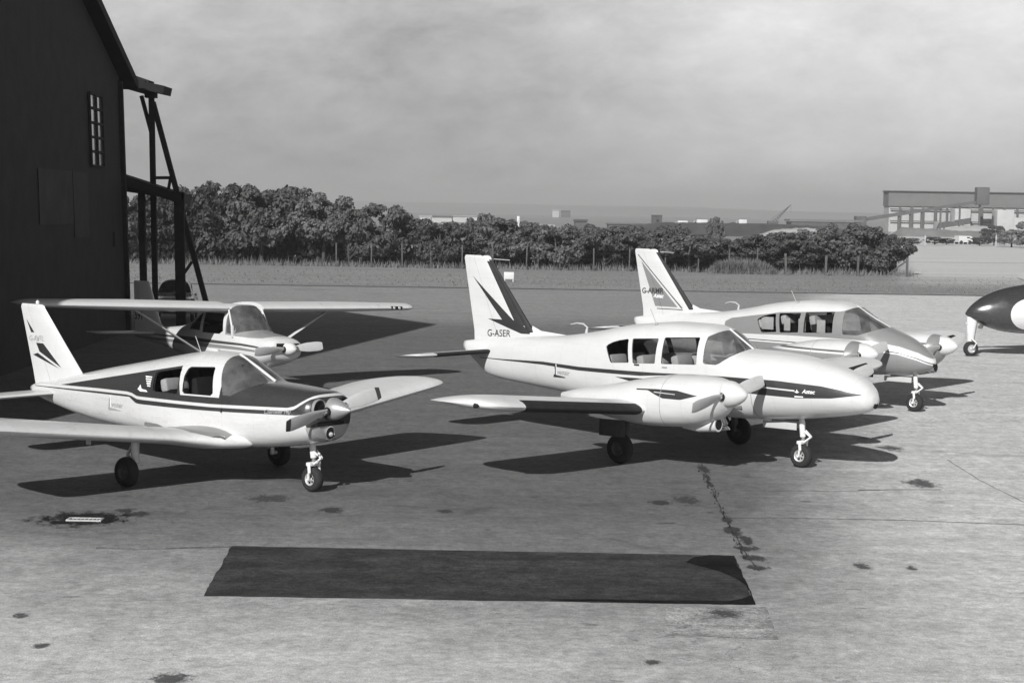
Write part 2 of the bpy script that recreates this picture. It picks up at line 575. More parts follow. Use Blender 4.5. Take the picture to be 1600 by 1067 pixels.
def fin_parts(parent, rows, hinge, t, mfin, mrud, cap=.05):
    """rows: (z, xLE, xTE) from root to top; hinge: chord fraction of the rudder line"""
    z1, l1, e1 = rows[-1]
    top = []
    for k in range(1, 5):
        a = math.pi / 2 * k / 4; s = math.cos(a)
        top.append((z1 + cap * math.sin(a), l1 - cap * 1.6 * (1 - s), e1 + cap * .6 * (1 - s), max(s, .12)))
    full = [(z, l, e, 1) for z, l, e in rows] + top
    a = part('fin', MB().rings([fin_ring(z, l, e, t * s, 0, hinge) for z, l, e, s in full]), mfin, parent, 50)
    b = part('rudder', MB().rings([fin_ring(z, l, e, t * s, hinge + .008, 1) for z, l, e, s in full]), mrud, parent, 50)
    return a, b


def aero_wing(parent, sg, stn, tipargs, t, mat, mtip, boot, hinge=.77, split=None, ail=None, tw=0):
    """stn rows (|y|, xLE, chord, z, twist); tipargs for the rounded tip; boot = (|y0|, |y1|) or None"""
    S = [(sg * a, b, c, d, e) for a, b, c, d, e in stn]
    w = part('wing', MB().rings(wing_rings(S, t, 0, hinge)), mat, parent, 50)

    def inter(y):
        for i in range(len(stn) - 1):
            if stn[i][0] <= y <= stn[i + 1][0] + 1e-6:
                f = (y - stn[i][0]) / (stn[i + 1][0] - stn[i][0]); return (sg * y,) + tuple(stn[i][k] + f * (stn[i + 1][k] - stn[i][k]) for k in range(1, 5))
    for nm, (a, b) in (('flap', split), ('aileron', ail)):
        ys = [a] + [r[0] for r in stn if a < r[0] < b] + [b]
        part(nm, MB().rings(wing_rings([inter(y) for y in ys], t, hinge + .006, 1)), mat, parent, 50)
    a, b = stn[0][0], split[0]
    if b > a + .02: part('wing_root_fillet', MB().rings(wing_rings([inter(a), inter(b - .01)], t, hinge, 1)), mat, parent, 50)
    ts = tip_stations(**dict(tipargs, y0=sg * tipargs['y0'], y1=sg * tipargs['y1']))
    tp = part('wing_tip', MB().rings(wing_rings(ts, t)), mtip, parent, 50)
    if boot:
        ys = [boot[0]] + [r[0] for r in stn if boot[0] < r[0] < boot[1]] + [boot[1]]
        part('de_icing_boot', MB().rings(wing_rings([inter(y) for y in ys], t, 0, .085, swell=.004)), m_boot, w, 50)
    return w, tp


def stabilator(parent, stn, tipargs, t, mat, boot=None, hinge=.8):
    for sg in (-1, 1):
        S = [(sg * a, b, c, d, e) for a, b, c, d, e in stn]; ts = tip_stations(**dict(tipargs, y0=sg * tipargs['y0'], y1=sg * tipargs['y1']))
        o = part('stabilator', MB().rings(wing_rings(S + ts[1:], t, 0, 1, 0)), mat, parent, 50)
        if boot: part('de_icing_boot', MB().rings(wing_rings([(sg * boot[0], stn[0][1], stn[0][2], stn[0][3], stn[0][4]), (sg * boot[1], stn[-1][1], stn[-1][2], stn[-1][3], stn[-1][4])], t, 0, .10, 0, swell=.004)), m_boot, o, 50)


# ------------------------------------------------------------------ twin-engined aircraft
def twin(loc, heading, label, short, reg):
    T = thing('twin_engine_aircraft', label, 'aircraft', loc, -heading)
    if not short:
        top = [(-1.1, 1.67, .85, .47), (-.8, 1.575, .90, .40), (-.56, 1.45, .955, .30), (-.45, 1.35, 1.0, .215), (-.385, 1.24, 1.07, .115), (-.365, 1.16, 1.13, .02)]
        zcn = {-1.1: 1.25, -.8: 1.22, -.56: 1.19, -.45: 1.17, -.385: 1.155, -.365: 1.145}
        front = [(x, a, b, w, zcn[x], 2.2, 2.1) for x, a, b, w in top] + [(-1.83, 1.79, .755, .58, 1.28, 2.3, 2.3)]
    else:
        front = [(-1.83, 1.52, .74, .46, 1.12, 2.2, 2.2), (-1.6, 1.395, .78, .37, 1.08, 2.1, 2.1), (-1.42, 1.26, .84, .27, 1.05, 2, 2), (-1.31, 1.165, .90, .17, 1.03, 2, 2), (-1.25, 1.08, .97, .07, 1.025, 2, 2), (-1.235, 1.04, 1.01, .015, 1.025, 2, 2)]
    st = [(-8.78, 1.60, 1.44, .05, 1.52, 2, 2), (-8.5, 1.64, 1.24, .11, 1.46, 2, 2), (-8.15, 1.68, 1.02, .17, 1.38, 2.1, 2.1), (-7.16, 1.775, .905, .30, 1.34, 2.3, 2.3), (-6.4, 1.83, .845, .42, 1.32, 2.4, 2.5), (-5.62, 1.955, .78, .53, 1.32, 2.5, 2.8), (-5.04, 2.075, .735, .59, 1.32, 2.7, 3), (-4.5, 2.145, .71, .615, 1.32, 2.9, 3.2), (-4.0, 2.185, .70, .62, 1.32, 2.9, 3.2), (-3.4, 2.18, .70, .62, 1.32, 2.8, 3.1), (-3.05, 2.10, .70, .62, 1.31, 2.6, 3), (-2.64, 1.82 if not short else 1.85, .705, .615, 1.30, 2.4, 2.8), (-2.3, 1.815 if not short else 1.70, .72, .605 if not short else .56, 1.29 if not short else 1.2, 2.3, 2.5)] + front
    L = []
    if not short:
        hi = [(-8.3, 1.335), (-7.7, 1.342), (-6.64, 1.372), (-5.75, 1.35), (-4.11, 1.368), (-3.23, 1.392), (-3.1, 1.40), (-1.82, 1.40), (-1.09, 1.36), (-.75, 1.31), (-.5, 1.255)]
        lo = [(-8.3, 1.325), (-7.7, 1.32), (-6.64, 1.318), (-5.75, 1.285), (-4.4, 1.295), (-4.0, 1.33), (-3.23, 1.382), (-3.05, 1.345), (-2.36, 1.165), (-1.44, 1.15), (-.92, 1.18), (-.5, 1.25)]
        L = [('band', hi, lo, .035), ('poly', [(-4.92, 1.245), (-4.25, 1.26), (-4.55, 1.185)], .03), ('band', [(-2.5, 1.305), (-1.5, 1.275)], [(-2.5, 1.29), (-1.5, 1.25)], WHT)]
    else:
        up = [(-6.05, 1.655), (-5.9, 1.73), (-5.2, 1.83), (-4.9, 1.87), (-4.6, 1.92), (-3.2, 1.995), (-3.1, 2.02), (-2.8, 2.2), (-2.6, 2.4), (-1.1, 2.4)]
        w1 = [(-6.1, 1.40), (-5.42, 1.42), (-4.39, 1.445), (-3.31, 1.445), (-2.42, 1.43), (-1.83, 1.34), (-1.5, 1.23), (-1.35, 1.15), (-1.1, 1.03)]
        w2 = [(-6.1, 1.36), (-5.25, 1.35), (-4.39, 1.345), (-3.31, 1.335), (-2.56, 1.325), (-1.83, 1.255), (-1.5, 1.16), (-1.35, 1.09), (-1.1, .98)]
        d1 = [(x, z - .03) for x, z in w2]; d2 = [(x, z - .05) for x, z in w2]; d3 = [(x, z - .075) for x, z in w2]
        L = [('band', up, [(x, z) for x, z in w1], GRY), ('band', d1, [(-6.1, .5), (-1.1, .5)], GRY), ('band', w2, d1, WHT), ('band', d1, d2, .05), ('band', d2, d3, .7)]
    mf = paint('fuselage_paint_' + ('gray' if short else 'white'), WHT, L)
    me = hull(st).mesh('fuselage')
    W = [[(-5.16, 1.73), (-5.13, 1.765), (-5.04, 1.81), (-4.90, 1.85), (-4.73, 1.88), (-4.70, 1.87), (-4.635, 1.51), (-4.65, 1.495), (-5.0, 1.47), (-5.03, 1.485)],
         [(-4.615, 1.88), (-4.60, 1.895), (-4.10, 1.925), (-4.085, 1.91), (-4.10, 1.53), (-4.115, 1.515), (-4.53, 1.492), (-4.55, 1.505)],
         [(-3.97, 1.935), (-3.955, 1.95), (-3.32, 1.985), (-3.305, 1.97), (-3.285, 1.565), (-3.30, 1.55), (-3.96, 1.52), (-3.975, 1.535)],
         [(-3.165, 1.60), (-3.14, 1.575), (-2.93, 1.57), (-2.86, 1.60), (-2.615, 1.80), (-2.45, 1.95), (-2.75, 2.304), (-3.185, 2.0)]]
    if short:
        W[3] = [(-3.05, 1.55), (-3.02, 1.53), (-2.72, 1.53), (-2.62, 1.56), (-2.29, 1.69), (-2.2, 1.85), (-2.6, 2.35), (-3.10, 2.01)]
    res = cut_openings(me, W)
    ln = lining(me, -5.6, -2.4)
    F = link('fuselage', me, mf, T)
    link('cabin_lining', ln, m_lining, T)
    panes(T, res, ['side_window', 'side_window', 'side_window', 'windscreen'], dict(side_window=m_glass, windscreen=m_screen))
    tg = bvh([F])
    # windscreen posts
    if not short: part('windscreen_post', MB().tube([(-2.60, 0, 1.815), (-2.83, 0, 1.965), (-3.06, 0, 2.112)], .016, 8), m_white, T)
    else: part('windscreen_post', MB().tube([(-2.27, 0, 1.70), (-2.62, 0, 1.86), (-3.05, 0, 2.105)], .016, 8), m_pale, T)
    # floor, panel, seats
    part('cabin_floor', MB().box((-3.9, 0, .93), (2.9, 1.1, .05)), m_lining, T)
    part('instrument_panel', MB().box((-2.86 if not short else -2.72, 0, 1.42), (.1, 1.04, .3), bev=.03), m_panel, T)
    for y in (-.27, .27):
        seat(T, -3.45, y, 1.06, 1.64 if not short else 1.86); seat(T, -4.15, y, 1.06, 1.60 if not short else 1.84); seat(T, -4.8, y, 1.06, 1.57 if not short else 1.72)
    if short:
        for x, cw in ((-4.95, .30), (-4.44, .15), (-4.08, .17), (-3.62, .20)): part('curtain', MB().box((x, -.49 + .1 * max(0, -4.6 - x), 1.665), (cw, .03, .27), bev=.012), m_curtain, T)
    for y in (-.16, .16):
        part('control_yoke', MB().tube([(-2.92, y * 2, 1.42), (-3.05, y * 2, 1.44)], .018, 8).tube([(-3.05, y * 2 - .12, 1.52), (-3.05, y * 2 - .1, 1.42), (-3.05, y * 2 + .1, 1.42), (-3.05, y * 2 + .12, 1.52)], .016, 8), m_panel, T)
    # wings
    d = .0875
    for sg in (-1, 1):
        stn = [(.5, -2.92, 1.92, .80, 1.5), (1.25, -3.0, 1.80, .86, 1.5), (2.25, -3.16, 1.62, .75 + 2.25 * d, 1), (5.0, -3.2, 1.60, .75 + 5 * d, .5)]
        aero_wing(T, sg, stn, dict(y0=5.0, y1=5.68, xle=-3.2, chord=1.6, z=.75 + 5 * d, dih=d, le=.22, te=.78, tw=.5, power=2.6), .14, m_white, m_white, (2.24, 4.98), .76, (.62, 3.0), (3.01, 4.98))
        # nacelle
        y = sg * 1.72
        ns = [(-5.12, 1.05, .93, .06, 1.0, 2, 2), (-4.7, 1.15, .84, .22, 1.0, 2, 2), (-4.0, 1.28, .72, .38, 1.02, 2.2, 2.4), (-3.3, 1.425, .67, .46, 1.06, 2.3, 2.6), (-2.8, 1.50, .69, .475, 1.09, 2.3, 2.5), (-2.4, 1.515, .735, .465, 1.12, 2.2, 2.3), (-2.15, 1.50, .82, .42, 1.17, 2.1, 2.1), (-2.02, 1.475, .91, .35, 1.2, 2, 2), (-1.95, 1.44, 1.0, .27, 1.235, 2, 2), (-1.93, 1.42, 1.06, .2, 1.255, 2, 2)]
        if not short:
            nl = [('band', [(-3.36, 1.265), (-2.97, 1.285), (-2.58, 1.29), (-2.22, 1.235)], [(-3.36, 1.245), (-3.12, 1.255), (-2.97, 1.20), (-2.82, 1.155), (-2.5, 1.155), (-2.22, 1.23)], .035), ('band', [(-3.0, 1.245), (-2.6, 1.235)], [(-3.0, 1.232), (-2.6, 1.225)], .5)]
            mn = paint('nacelle_paint_white', WHT, nl)
        else:
            nl = [('band', [(-4.9, 1.36), (-2.15, 1.33)], [(-4.9, .5), (-2.15, .5)], GRY), ('band', [(-4.9, 1.35), (-2.15, 1.31)], [(-4.9, 1.33), (-2.15, 1.29)], .05), ('band', [(-2.15, 2), (-1.8, 2)], [(-2.15, .5), (-1.8, .5)], GRY), ('band', [(-4.9, 1.33), (-2.15, 1.29)], [(-4.9, 1.29), (-2.15, 1.25)], WHT)]
            mn = paint('nacelle_paint_gray', WHT, nl)
        nac = part('engine_nacelle', hull(ns, .06, 40, y), mn, T, 60)
        # cooling inlets each side of the spinner, intake scoop below
        for q in (-1, 1):
            part('cooling_inlet', MB().lathe([(0, .075), (.012, .07), (.004, .05)], (-1.975, y + q * .23, 1.22), 'x', 20), m_dark, nac)
        sc_ = MB().tube([(-2.75, y, .70), (-2.45, y, .735), (-2.2, y, .775), (-2.10, y, .78)], [.03, .10, .115, .11], 20)
        so_ = part('intake_scoop', sc_, m_white if not short else m_gray, nac, 60)
        part('scoop_mouth', MB().lathe([(0, .085), (.006, .085)], (-2.101, y, .78), 'x', 20), m_dark, so_)
        part('exhaust_pipe', MB().tube([(-2.2, y - sg * .27, .84), (-2.1, y - sg * .27, .70), (-2.35, y - sg * .27, .66)], .035, 12), m_steel, nac)
        part('cowl_seam', MB().rings([section(x, *[pchip([a[0] for a in sorted(ns)], [a[j] for a in sorted(ns)], x) + (.0025 if j in (1, 3) else -.0025 if j == 2 else 0) for j in range(1, 7)], N=40, yc=y) for x in (-2.875, -2.865)], cap=(False, False)), m_inkgray, nac)
        propeller(T, (-1.93, y, 1.26), .98, R(8.5) if not short else R(7), [(-.06, .205), (.0, .205), (.08, .195), (.18, .155), (.26, .10), (.31, .045), (.325, .012)], tipdark=False)
        main_gear(T, -3.95, y, .24, .85, lmat=m_gear_shade)
        dr = MB().box((-3.95, y + sg * .22, .58), (.5, .015, .26), bev=.006); part('gear_door', dr, m_gear_shade, T)
    part('walkway', MB().rings([[(x, -.66 - .25 * k, .93 + .1 * (1 - ((x + 3.9) / .8) ** 2) * .3 + .02 * k) for x in [-4.3 + .1 * i for i in range(9)]] for k in range(2)], close=False, cap=(False, False)), m_inkgray, T)
    # nose gear and door
    nose_gear(T, -1.67, .19, .85)
    part('nose_gear_door', MB().box((-2.0, -.13, .655), (.62, .012, .11), bev=.005), m_pale, T)
    part('nose_gear_door', MB().box((-2.0, .13, .655), (.62, .012, .11), bev=.005), m_pale, T)
    # tail
    rows = [(1.55, -6.95, -8.55), (1.80, -7.12, -8.56), (2.4, -7.61, -8.68), (3.10, -8.18, -8.82)]
    if not short:
        fl = [('poly', [(-8.61, 2.79), (-7.83, 2.0), (-7.5, 1.95), (-7.62, 2.05)], .035), ('poly', [(-8.26, 3.06), (-8.16, 3.06), (-7.3, 1.94), (-7.52, 1.94)], .035), ('poly', [(-8.21, 2.03), (-7.62, 2.03), (-7.22, 1.80), (-7.40, 1.80)], .035), ('poly', [(-7.62, 2.03), (-7.52, 2.03), (-7.22, 1.85), (-7.22, 1.80), (-7.4, 1.80)], .035)]
    else:
        fl = [('poly', [(-8.63, 2.88), (-8.2, 1.87), (-7.56, 1.87)], GRY), ('poly', [(-8.74, 3.02), (-8.72, 3.03), (-7.43, 1.86), (-7.45, 1.84)], .05), ('poly', [(-8.15, 1.83), (-7.42, 1.83), (-7.42, 1.81), (-8.15, 1.81)], .05)]
    mfin = paint('fin_paint_' + ('gray' if short else 'white'), WHT, fl)
    fo, ru = fin_parts(T, rows, .60, .10, mfin, mfin, .06)
    part('de_icing_boot', MB().rings([[(p[0] + .006, p[1] * 1.06, p[2]) for p in fin_ring(z, l, e, .10, 0, .085)] for z, l, e in [(1.83, -7.145, -8.565), (2.4, -7.61, -8.68), (3.09, -8.172, -8.818)]]), m_boot, fo, 50)
    part('dorsal_fillet', MB().rings([[(-6.35, 0, 1.82), (-6.36, .02, 1.8), (-6.36, -.02, 1.8)], [(-7.0, 0, 1.87), (-7.02, .05, 1.74), (-7.02, -.05, 1.74)], [(-7.2, 0, 1.95), (-7.2, .045, 1.74), (-7.2, -.045, 1.74)]]), m_white, T, 60)
    part('tail_beacon', MB().lathe([(0, .03), (.03, .03), (.055, .02), (.06, .004)], (-8.38, 0, 3.155), 'z', 14), m_dark, T)
    part('wire_aerial', MB().tube([(-8.12, 0, 3.10), (-7.75, 0, 3.09)], .008, 6), m_pale, T)
    stabilator(T, [(.08, -8.02, .90, 1.46, 5.5), (1.6, -8.02, .86, 1.46, 5.5)], dict(y0=1.6, y1=1.98, xle=-8.02, chord=.86, z=1.46, dih=0, le=.4, te=.6, tw=5.5), .10, m_white, (.16, 1.58))
    # aerials, registration, lettering
    part('loop_aerial', MB().tube([(-6.0, 0, 1.86), (-5.98, 0, 1.98), (-6.05, 0, 2.04), (-6.2, 0, 2.05), (-6.34, 0, 2.02)], [.028, .022, .018, .012, .008], 10), m_pale, T)
    part('whip_aerial', MB().tube([(-4.6, .1, 2.13), (-4.72, .1, 2.36)], .007, 6), m_inkgray, T)
    part('roof_vent', MB().lathe([(0, .03), (.025, .025), (.03, .01)], (-4.3, -.3, 2.13), 'z', 12), m_inkgray, T)
    tf = bvh([fo, ru])
    if not short:
        decal('registration_letters', text_mesh(reg, .175, bold=.001), (-8.22, 1.715, -.05), tf, T, m_ink, slope=.03)
        decal('name_script', text_mesh('Aztec', .085, shear=.3, bold=.002), (-1.375, 1.235, -.45), tg, T, m_inkwhite)
        decal('name_script', rect_mesh([(0, 0), (.14, 0), (.14, .02), (0, .02)]), (-1.5, 1.165, -.45), tg, T, m_inkwhite)
        decal('name_script', rect_mesh([(0, 0), (.04, -.015), (.08, 0), (.055, .012), (.04, .045), (.025, .012)]), (-1.50, 1.245, -.45), tg, T, m_inkwhite)
        e = decal('emblem', rect_mesh([(0, 0), (.30, .005), (.30, .02), (.07, .045), (.07, .20), (.045, .20)]), (-6.38, 1.125, -.45), tg, T, m_ink)
        decal('emblem_bar', rect_mesh([(0, 0), (.02, 0), (.02, .19), (0, .19)]), (-6.315, 1.165, -.45), tg, e, m_inkwhite)
        decal('emblem_lettering', text_mesh('vestair', .115, bold=.002), (-6.28, 1.185, -.45), tg, e, m_inkgray)
    else:
        decal('registration_letters', text_mesh(reg, .17, bold=.004), (-8.60, 2.15, -.05), tf, T, m_ink, slope=.03)
        decal('name_script', text_mesh('Aztec', .12, shear=.3, bold=.004), (-8.25, 2.065, -.05), tf, T, m_inkwhite)
    part('navigation_light', MB().lathe([(0, .035), (.05, .03), (.075, .01)], (-3.55, -5.69, 1.235), 'x', 12), m_dark, T)
    part('nose_light', MB().lathe([(0, .07), (.012, .066), (.02, .05)], (-.392 if not short else -1.262, 0, 1.10 if not short else 1.0), 'x', 18), m_dark, T)
    if not short:
        xs = [a[0] for a in sorted(st)]
        part('panel_seam', MB().rings([section(x, *[pchip(xs, [a[j] for a in sorted(st)], x) + (.0025 if j in (1, 3) else -.0025 if j == 2 else 0) for j in range(1, 7)], N=44)[22:] for x in (-2.26, -2.248)], close=False, cap=(False, False)), m_inkgray, T)
        part('door_handle', MB().box((-3.9, -.62, 1.47), (.10, .02, .025), bev=.006), m_inkgray, T)
        part('door_handle', MB().box((-4.46, -.62, 1.475), (.10, .02, .025), bev=.006), m_ink, T)
    return T


twin((5.8696, 27.3872, 0), .698922, 'white twin-engined aircraft with a long rounded nose and G-ASER on its fin', False, 'G-ASER')
twin((9.5444, 35.9477, 0), .698007, 'gray and white twin-engined aircraft with a short nose parked behind the all-white twin', True, 'G-ARMR')


# ------------------------------------------------------------------ low-wing single
def low_single(loc, heading):
    T = thing('low_wing_aircraft', 'low-winged single-engined aircraft with a dark upper body and white belly, propeller tips dark', 'aircraft', loc, -heading)
    st = [(-.27, 1.395, .78, .40, 1.12, 2.6, 2.6), (-.33, 1.425, .735, .445, 1.12, 2.6, 2.8), (-.6, 1.455, .675, .50, 1.1, 2.6, 3), (-1.0, 1.48, .61, .53, 1.1, 2.6, 3.2), (-1.35, 1.50, .57, .55, 1.1, 2.5, 3.4), (-1.7, 1.665, .545, .56, 1.1, 2.4, 3.6), (-2.05, 1.825, .535, .56, 1.1, 2.5, 3.8), (-2.3, 1.86, .535, .56, 1.1, 2.5, 3.8), (-2.6, 1.865, .54, .555, 1.1, 2.5, 3.8), (-2.9, 1.825, .55, .54, 1.1, 2.5, 3.6), (-3.8, 1.665, .57, .455, 1.08, 2.4, 3.2), (-5.0, 1.445, .63, .315, 1.06, 2.2, 2.8), (-5.6, 1.325, .69, .24, 1.05, 2.1, 2.5), (-6.2, 1.20, .79, .16, 1.03, 2, 2.2), (-6.7, 1.11, .90, .085, 1.02, 2, 2), (-6.86, 1.06, .97, .04, 1.015, 2, 2)]
    s0 = [(-6.7, 1.115), (-4.79, 1.172), (-4.06, 1.185), (-3.93, 1.175), (-3.80, 1.14), (-3.70, 1.137), (-3.18, 1.145), (-2.07, 1.16), (-.62, 1.215), (-.50, 1.245), (-.40, 1.32), (-.31, 1.395), (-.2, 1.44)]
    wl = [(x, z - .045) for x, z in s0]
    lo2 = [(-6.7, 1.06), (-4.79, 1.095), (-3.99, 1.11), (-3.82, 1.03), (-3.7, 1.025), (-3.18, 1.035), (-2.07, 1.06), (-.48, 1.12), (-.36, 1.14), (-.34, .955), (-.2, .955)]
    up = [(-6.7, 1.117), (-5.92, 1.14), (-3.42, 1.525), (-3.395, 1.535), (-3.37, 1.235), (-1.99, 1.255), (-1.93, 2.4), (-.2, 2.4)]
    up = [(-6.7, 1.117), (-5.92, 1.14), (-2.80, 1.655), (-2.77, 1.24), (-1.90, 1.26), (-1.855, 2.4), (-.2, 2.4)]
    low_gray = [(-.335, .96), (-.2, .96)]
    L = [('band', up, s0, .04), ('band', wl, lo2, .038), ('band', low_gray, [(-.335, .3), (-.2, .3)], .33)]
    mf = paint('cherry_dark_paint', WHT, L, rough=.26, coat=.7)
    me = hull(st, .07, 48).mesh('fuselage')
    W = [[(-3.40, 1.265), (-3.37, 1.24), (-2.835, 1.245), (-2.815, 1.27), (-2.805, 1.60), (-2.82, 1.615), (-3.35, 1.53), (-3.40, 1.50)],
         [(-2.70, 1.30), (-2.66, 1.265), (-2.10, 1.275), (-2.055, 1.31), (-2.06, 1.36), (-2.13, 1.655), (-2.16, 1.675), (-2.62, 1.65), (-2.67, 1.62), (-2.705, 1.52)],
         [(-1.86, 1.30), (-1.72, 1.30), (-1.36, 1.49), (-1.2, 1.6), (-2.0, 2.02), (-2.06, 1.82), (-1.965, 1.62)]]
    W[2] = [(-1.86, 1.30), (-1.70, 1.30), (-1.36, 1.485), (-1.2, 1.6), (-1.95, 2.05), (-2.06, 1.84), (-1.985, 1.66)]
    W[2] = [(-1.86, 1.30), (-1.70, 1.30), (-1.36, 1.485), (-1.2, 1.6), (-1.95, 2.05), (-2.065, 1.84)]
    res = cut_openings(me, W)
    ln = lining(me, -3.9, -1.4)
    F = link('fuselage', me, mf, T); link('cabin_lining', ln, m_lining, T)
    panes(T, res, ['side_window', 'side_window', 'windscreen'], dict(side_window=m_glass, windscreen=m_screen))
    part('windscreen_post', MB().tube([(-1.345, 0, 1.497), (-1.7, 0, 1.67), (-2.07, 0, 1.838)], .02, 8), m_white, T)
    part('cabin_floor', MB().box((-2.5, 0, .74), (2.2, .95, .05)), m_lining, T)
    part('instrument_panel', MB().box((-1.68, 0, 1.2), (.08, .98, .34), bev=.03), m_panel, T)
    part('glareshield', MB().rings([[(-1.30, -.30, 1.40), (-1.30, .30, 1.40)], [(-1.5, -.44, 1.37), (-1.5, .44, 1.37)], [(-1.74, -.5, 1.34), (-1.74, .5, 1.34)]], close=False, cap=(False, False)), m_seat, T)
    for y in (-.25, .25): seat(T, -2.2, y, .90, 1.5, False); seat(T, -2.85, y, .90, 1.42, y < 0)
    part('sun_visor', MB().box((-1.80, -.2, 1.62), (.02, .05, .2), Matrix.Rotation(R(-12), 3, 'Y')), m_seat, T)
    d = .1228; z0 = .575
    for sg in (-1, 1):
        stn = [(.42, -1.36, 2.28, z0 + .10, 2), (.75, -1.60, 2.02, z0 + .75 * d, 2), (1.05, -1.86, 1.74, z0 + 1.05 * d, 2), (1.35, -1.98, 1.60, z0 + 1.35 * d, 2), (4.0, -2.0, 1.60, z0 + 4.0 * d, 0)]
        w, _ = aero_wing(T, sg, stn, dict(y0=4.0, y1=4.57, xle=-2.0, chord=1.6, z=z0 + 4 * d, dih=d, le=.06, te=.94, tw=0, power=2.3), .14, m_white, m_white, None, .76, (.66, 2.3), (2.31, 3.99))
        if True:
            wb = bvh([w]); rows = []
            for a in range(9):
                x = -1.60 - .135 * a; r_ = []
                for b in range(6):
                    y = .60 + b / 5 * (min(.42, .16 + a * .09) if a < 6 else .42 - (a - 5) * .05)
                    h = wb.ray_cast(Vector((x, sg * y, 2)), Vector((0, 0, -1))); r_.append((x, sg * y, (h[0].z if h[0] else .75) + .005))
                rows.append(r_)
            part('walkway', MB().rings(rows, close=False, cap=(False, False)), m_gray, w)
        main_gear(T, -2.78, sg * 1.5, .215, .72, .0, .16)
        part('pitot_mast', MB().box((-2.5, sg * 2.4, z0 + 2.4 * d - .1), (.09, .012, .12)), m_pale, w)
    part('entry_step', MB().box((-3.3, -.42, .5), (.14, .12, .02)).bar((-3.3, -.42, .5), (-3.2, -.38, .62), .02), m_steel, T)
    nose_gear(T, -.61, .18, .72, .145)
    # cowl front
    for q in (-1, 1):
        part('cooling_inlet', MB().lathe([(0, .12), (.012, .115), (.006, .08)], (-.272, q * .24, 1.205), 'x', 24), m_dark, F)
        part('inlet_lip', MB().lathe([(-.02, .118), (.03, .122), (.036, .132), (.0, .145), (-.05, .15)], (-.272, q * .24, 1.205), 'x', 24, (False, False)), m_dark if q > 0 else m_gray, F)
    part('carburettor_intake', MB().box((-.262, .0, .99), (.02, .5, .06), bev=.009), m_dark, F)
    lb = part('landing_light', MB().lathe([(0, .10), (.03, .10), (.034, .085), (.02, .08)], (-.285, -.02, .855), 'x', 28), m_steel, F)
    part('lamp_lens', MB().lathe([(.02, .08), (.03, .05), (.034, .01)], (-.285, -.02, .855), 'x', 24), m_dark, lb)
    part('lamp_bulb', MB().lathe([(.03, .035), (.05, .03), (.056, .008)], (-.28, -.02, .84), 'x', 16), m_lamp, lb)
    propeller(T, (-.20, 0, 1.195), .95, R(10), [(-.04, .155), (.0, .155), (.10, .125), (.20, .075), (.27, .035), (.30, .01)], True, True, m_spin)
    rows = [(1.02, -5.3, -6.76), (1.32, -5.60, -6.84), (1.8, -6.06, -6.985), (2.30, -6.53, -7.14)]
    tri = [[(-7.0, 2.12), (-6.77, 1.905), (-6.87, 1.905)], [(-6.73, 1.745), (-6.53, 1.745), (-6.05, 1.385), (-6.64, 1.61)], [(-6.83, 1.55), (-6.69, 1.585), (-6.10, 1.37)]]
    mfin = paint('fin_paint_marked', WHT, [('poly', t, .03) for t in tri])
    fo, ru = fin_parts(T, rows, .66, .10, mfin, mfin, .06)
    part('tail_beacon', MB().lathe([(0, .03), (.04, .03), (.06, .015), (.065, .004)], (-6.72, 0, 2.36), 'z', 14), m_white, T)
    stabilator(T, [(.04, -6.10, .78, .985, 1), (1.2, -6.12, .76, .985, 1)], dict(y0=1.2, y1=1.54, xle=-6.12, chord=.76, z=.985, dih=0, le=.3, te=.7, tw=1), .10, m_white)
    tf = bvh([fo, ru]); tg = bvh([F])
    decal('registration_letters', text_mesh('G-AVFL', .125), (-6.92, 1.765, -.05), tf, T, m_inkgray, slope=.04)
    decal('name_script', text_mesh('Cherokee 140', .085, shear=.3, bold=.001, space=.95), (-1.04, 1.105, -.5), tg, T, m_inkgray, slope=.06)
    e = decal('emblem', rect_mesh([(0, 0), (.36, .01), (.30, .022), (.06, .04), (.06, .17), (.045, .2)]), (-4.56, .865, -.4), tg, T, m_inkgray)
    decal('emblem_bar', rect_mesh([(0, 0), (.018, 0), (.018, .19), (0, .19)]), (-4.495, .905, -.4), tg, e, m_inkwhite)
    decal('emblem_lettering', text_mesh('vestair', .115, bold=.0), (-4.46, .925, -.4), tg, e, m_inkgray)
    for k in range(5):
        decal('cabin_vent', rect_mesh([(k * .022, 0), (.165, 0), (.165, .019), (k * .022 - .01, .019)]), (-3.63, 1.43 - k * .032, -.4), tg, T, m_inkwhite)
    decal('arrow_script', rect_mesh([(0, .02), (.07, -.01), (.26, -.005), (.22, .02), (.10, .03), (.06, .09), (.03, .05)]), (-3.78, 1.225, -.4), tg, T, m_inkwhite)
    part('fuel_vent', MB().box((-1.86, -.57, 1.09), (.02, .02, .06)), m_ink, T)
    part('roof_aerial', MB().tube([(-2.9, 0, 1.82), (-3.02, 0, 2.05)], .006, 6), m_inkgray, T)
    part('air_scoop', MB().box((-2.62, 0, 1.875), (.2, .06, .03), bev=.012), m_white, T)
    return T


low_single((-2.2795, 24.8446, 0), .661053)


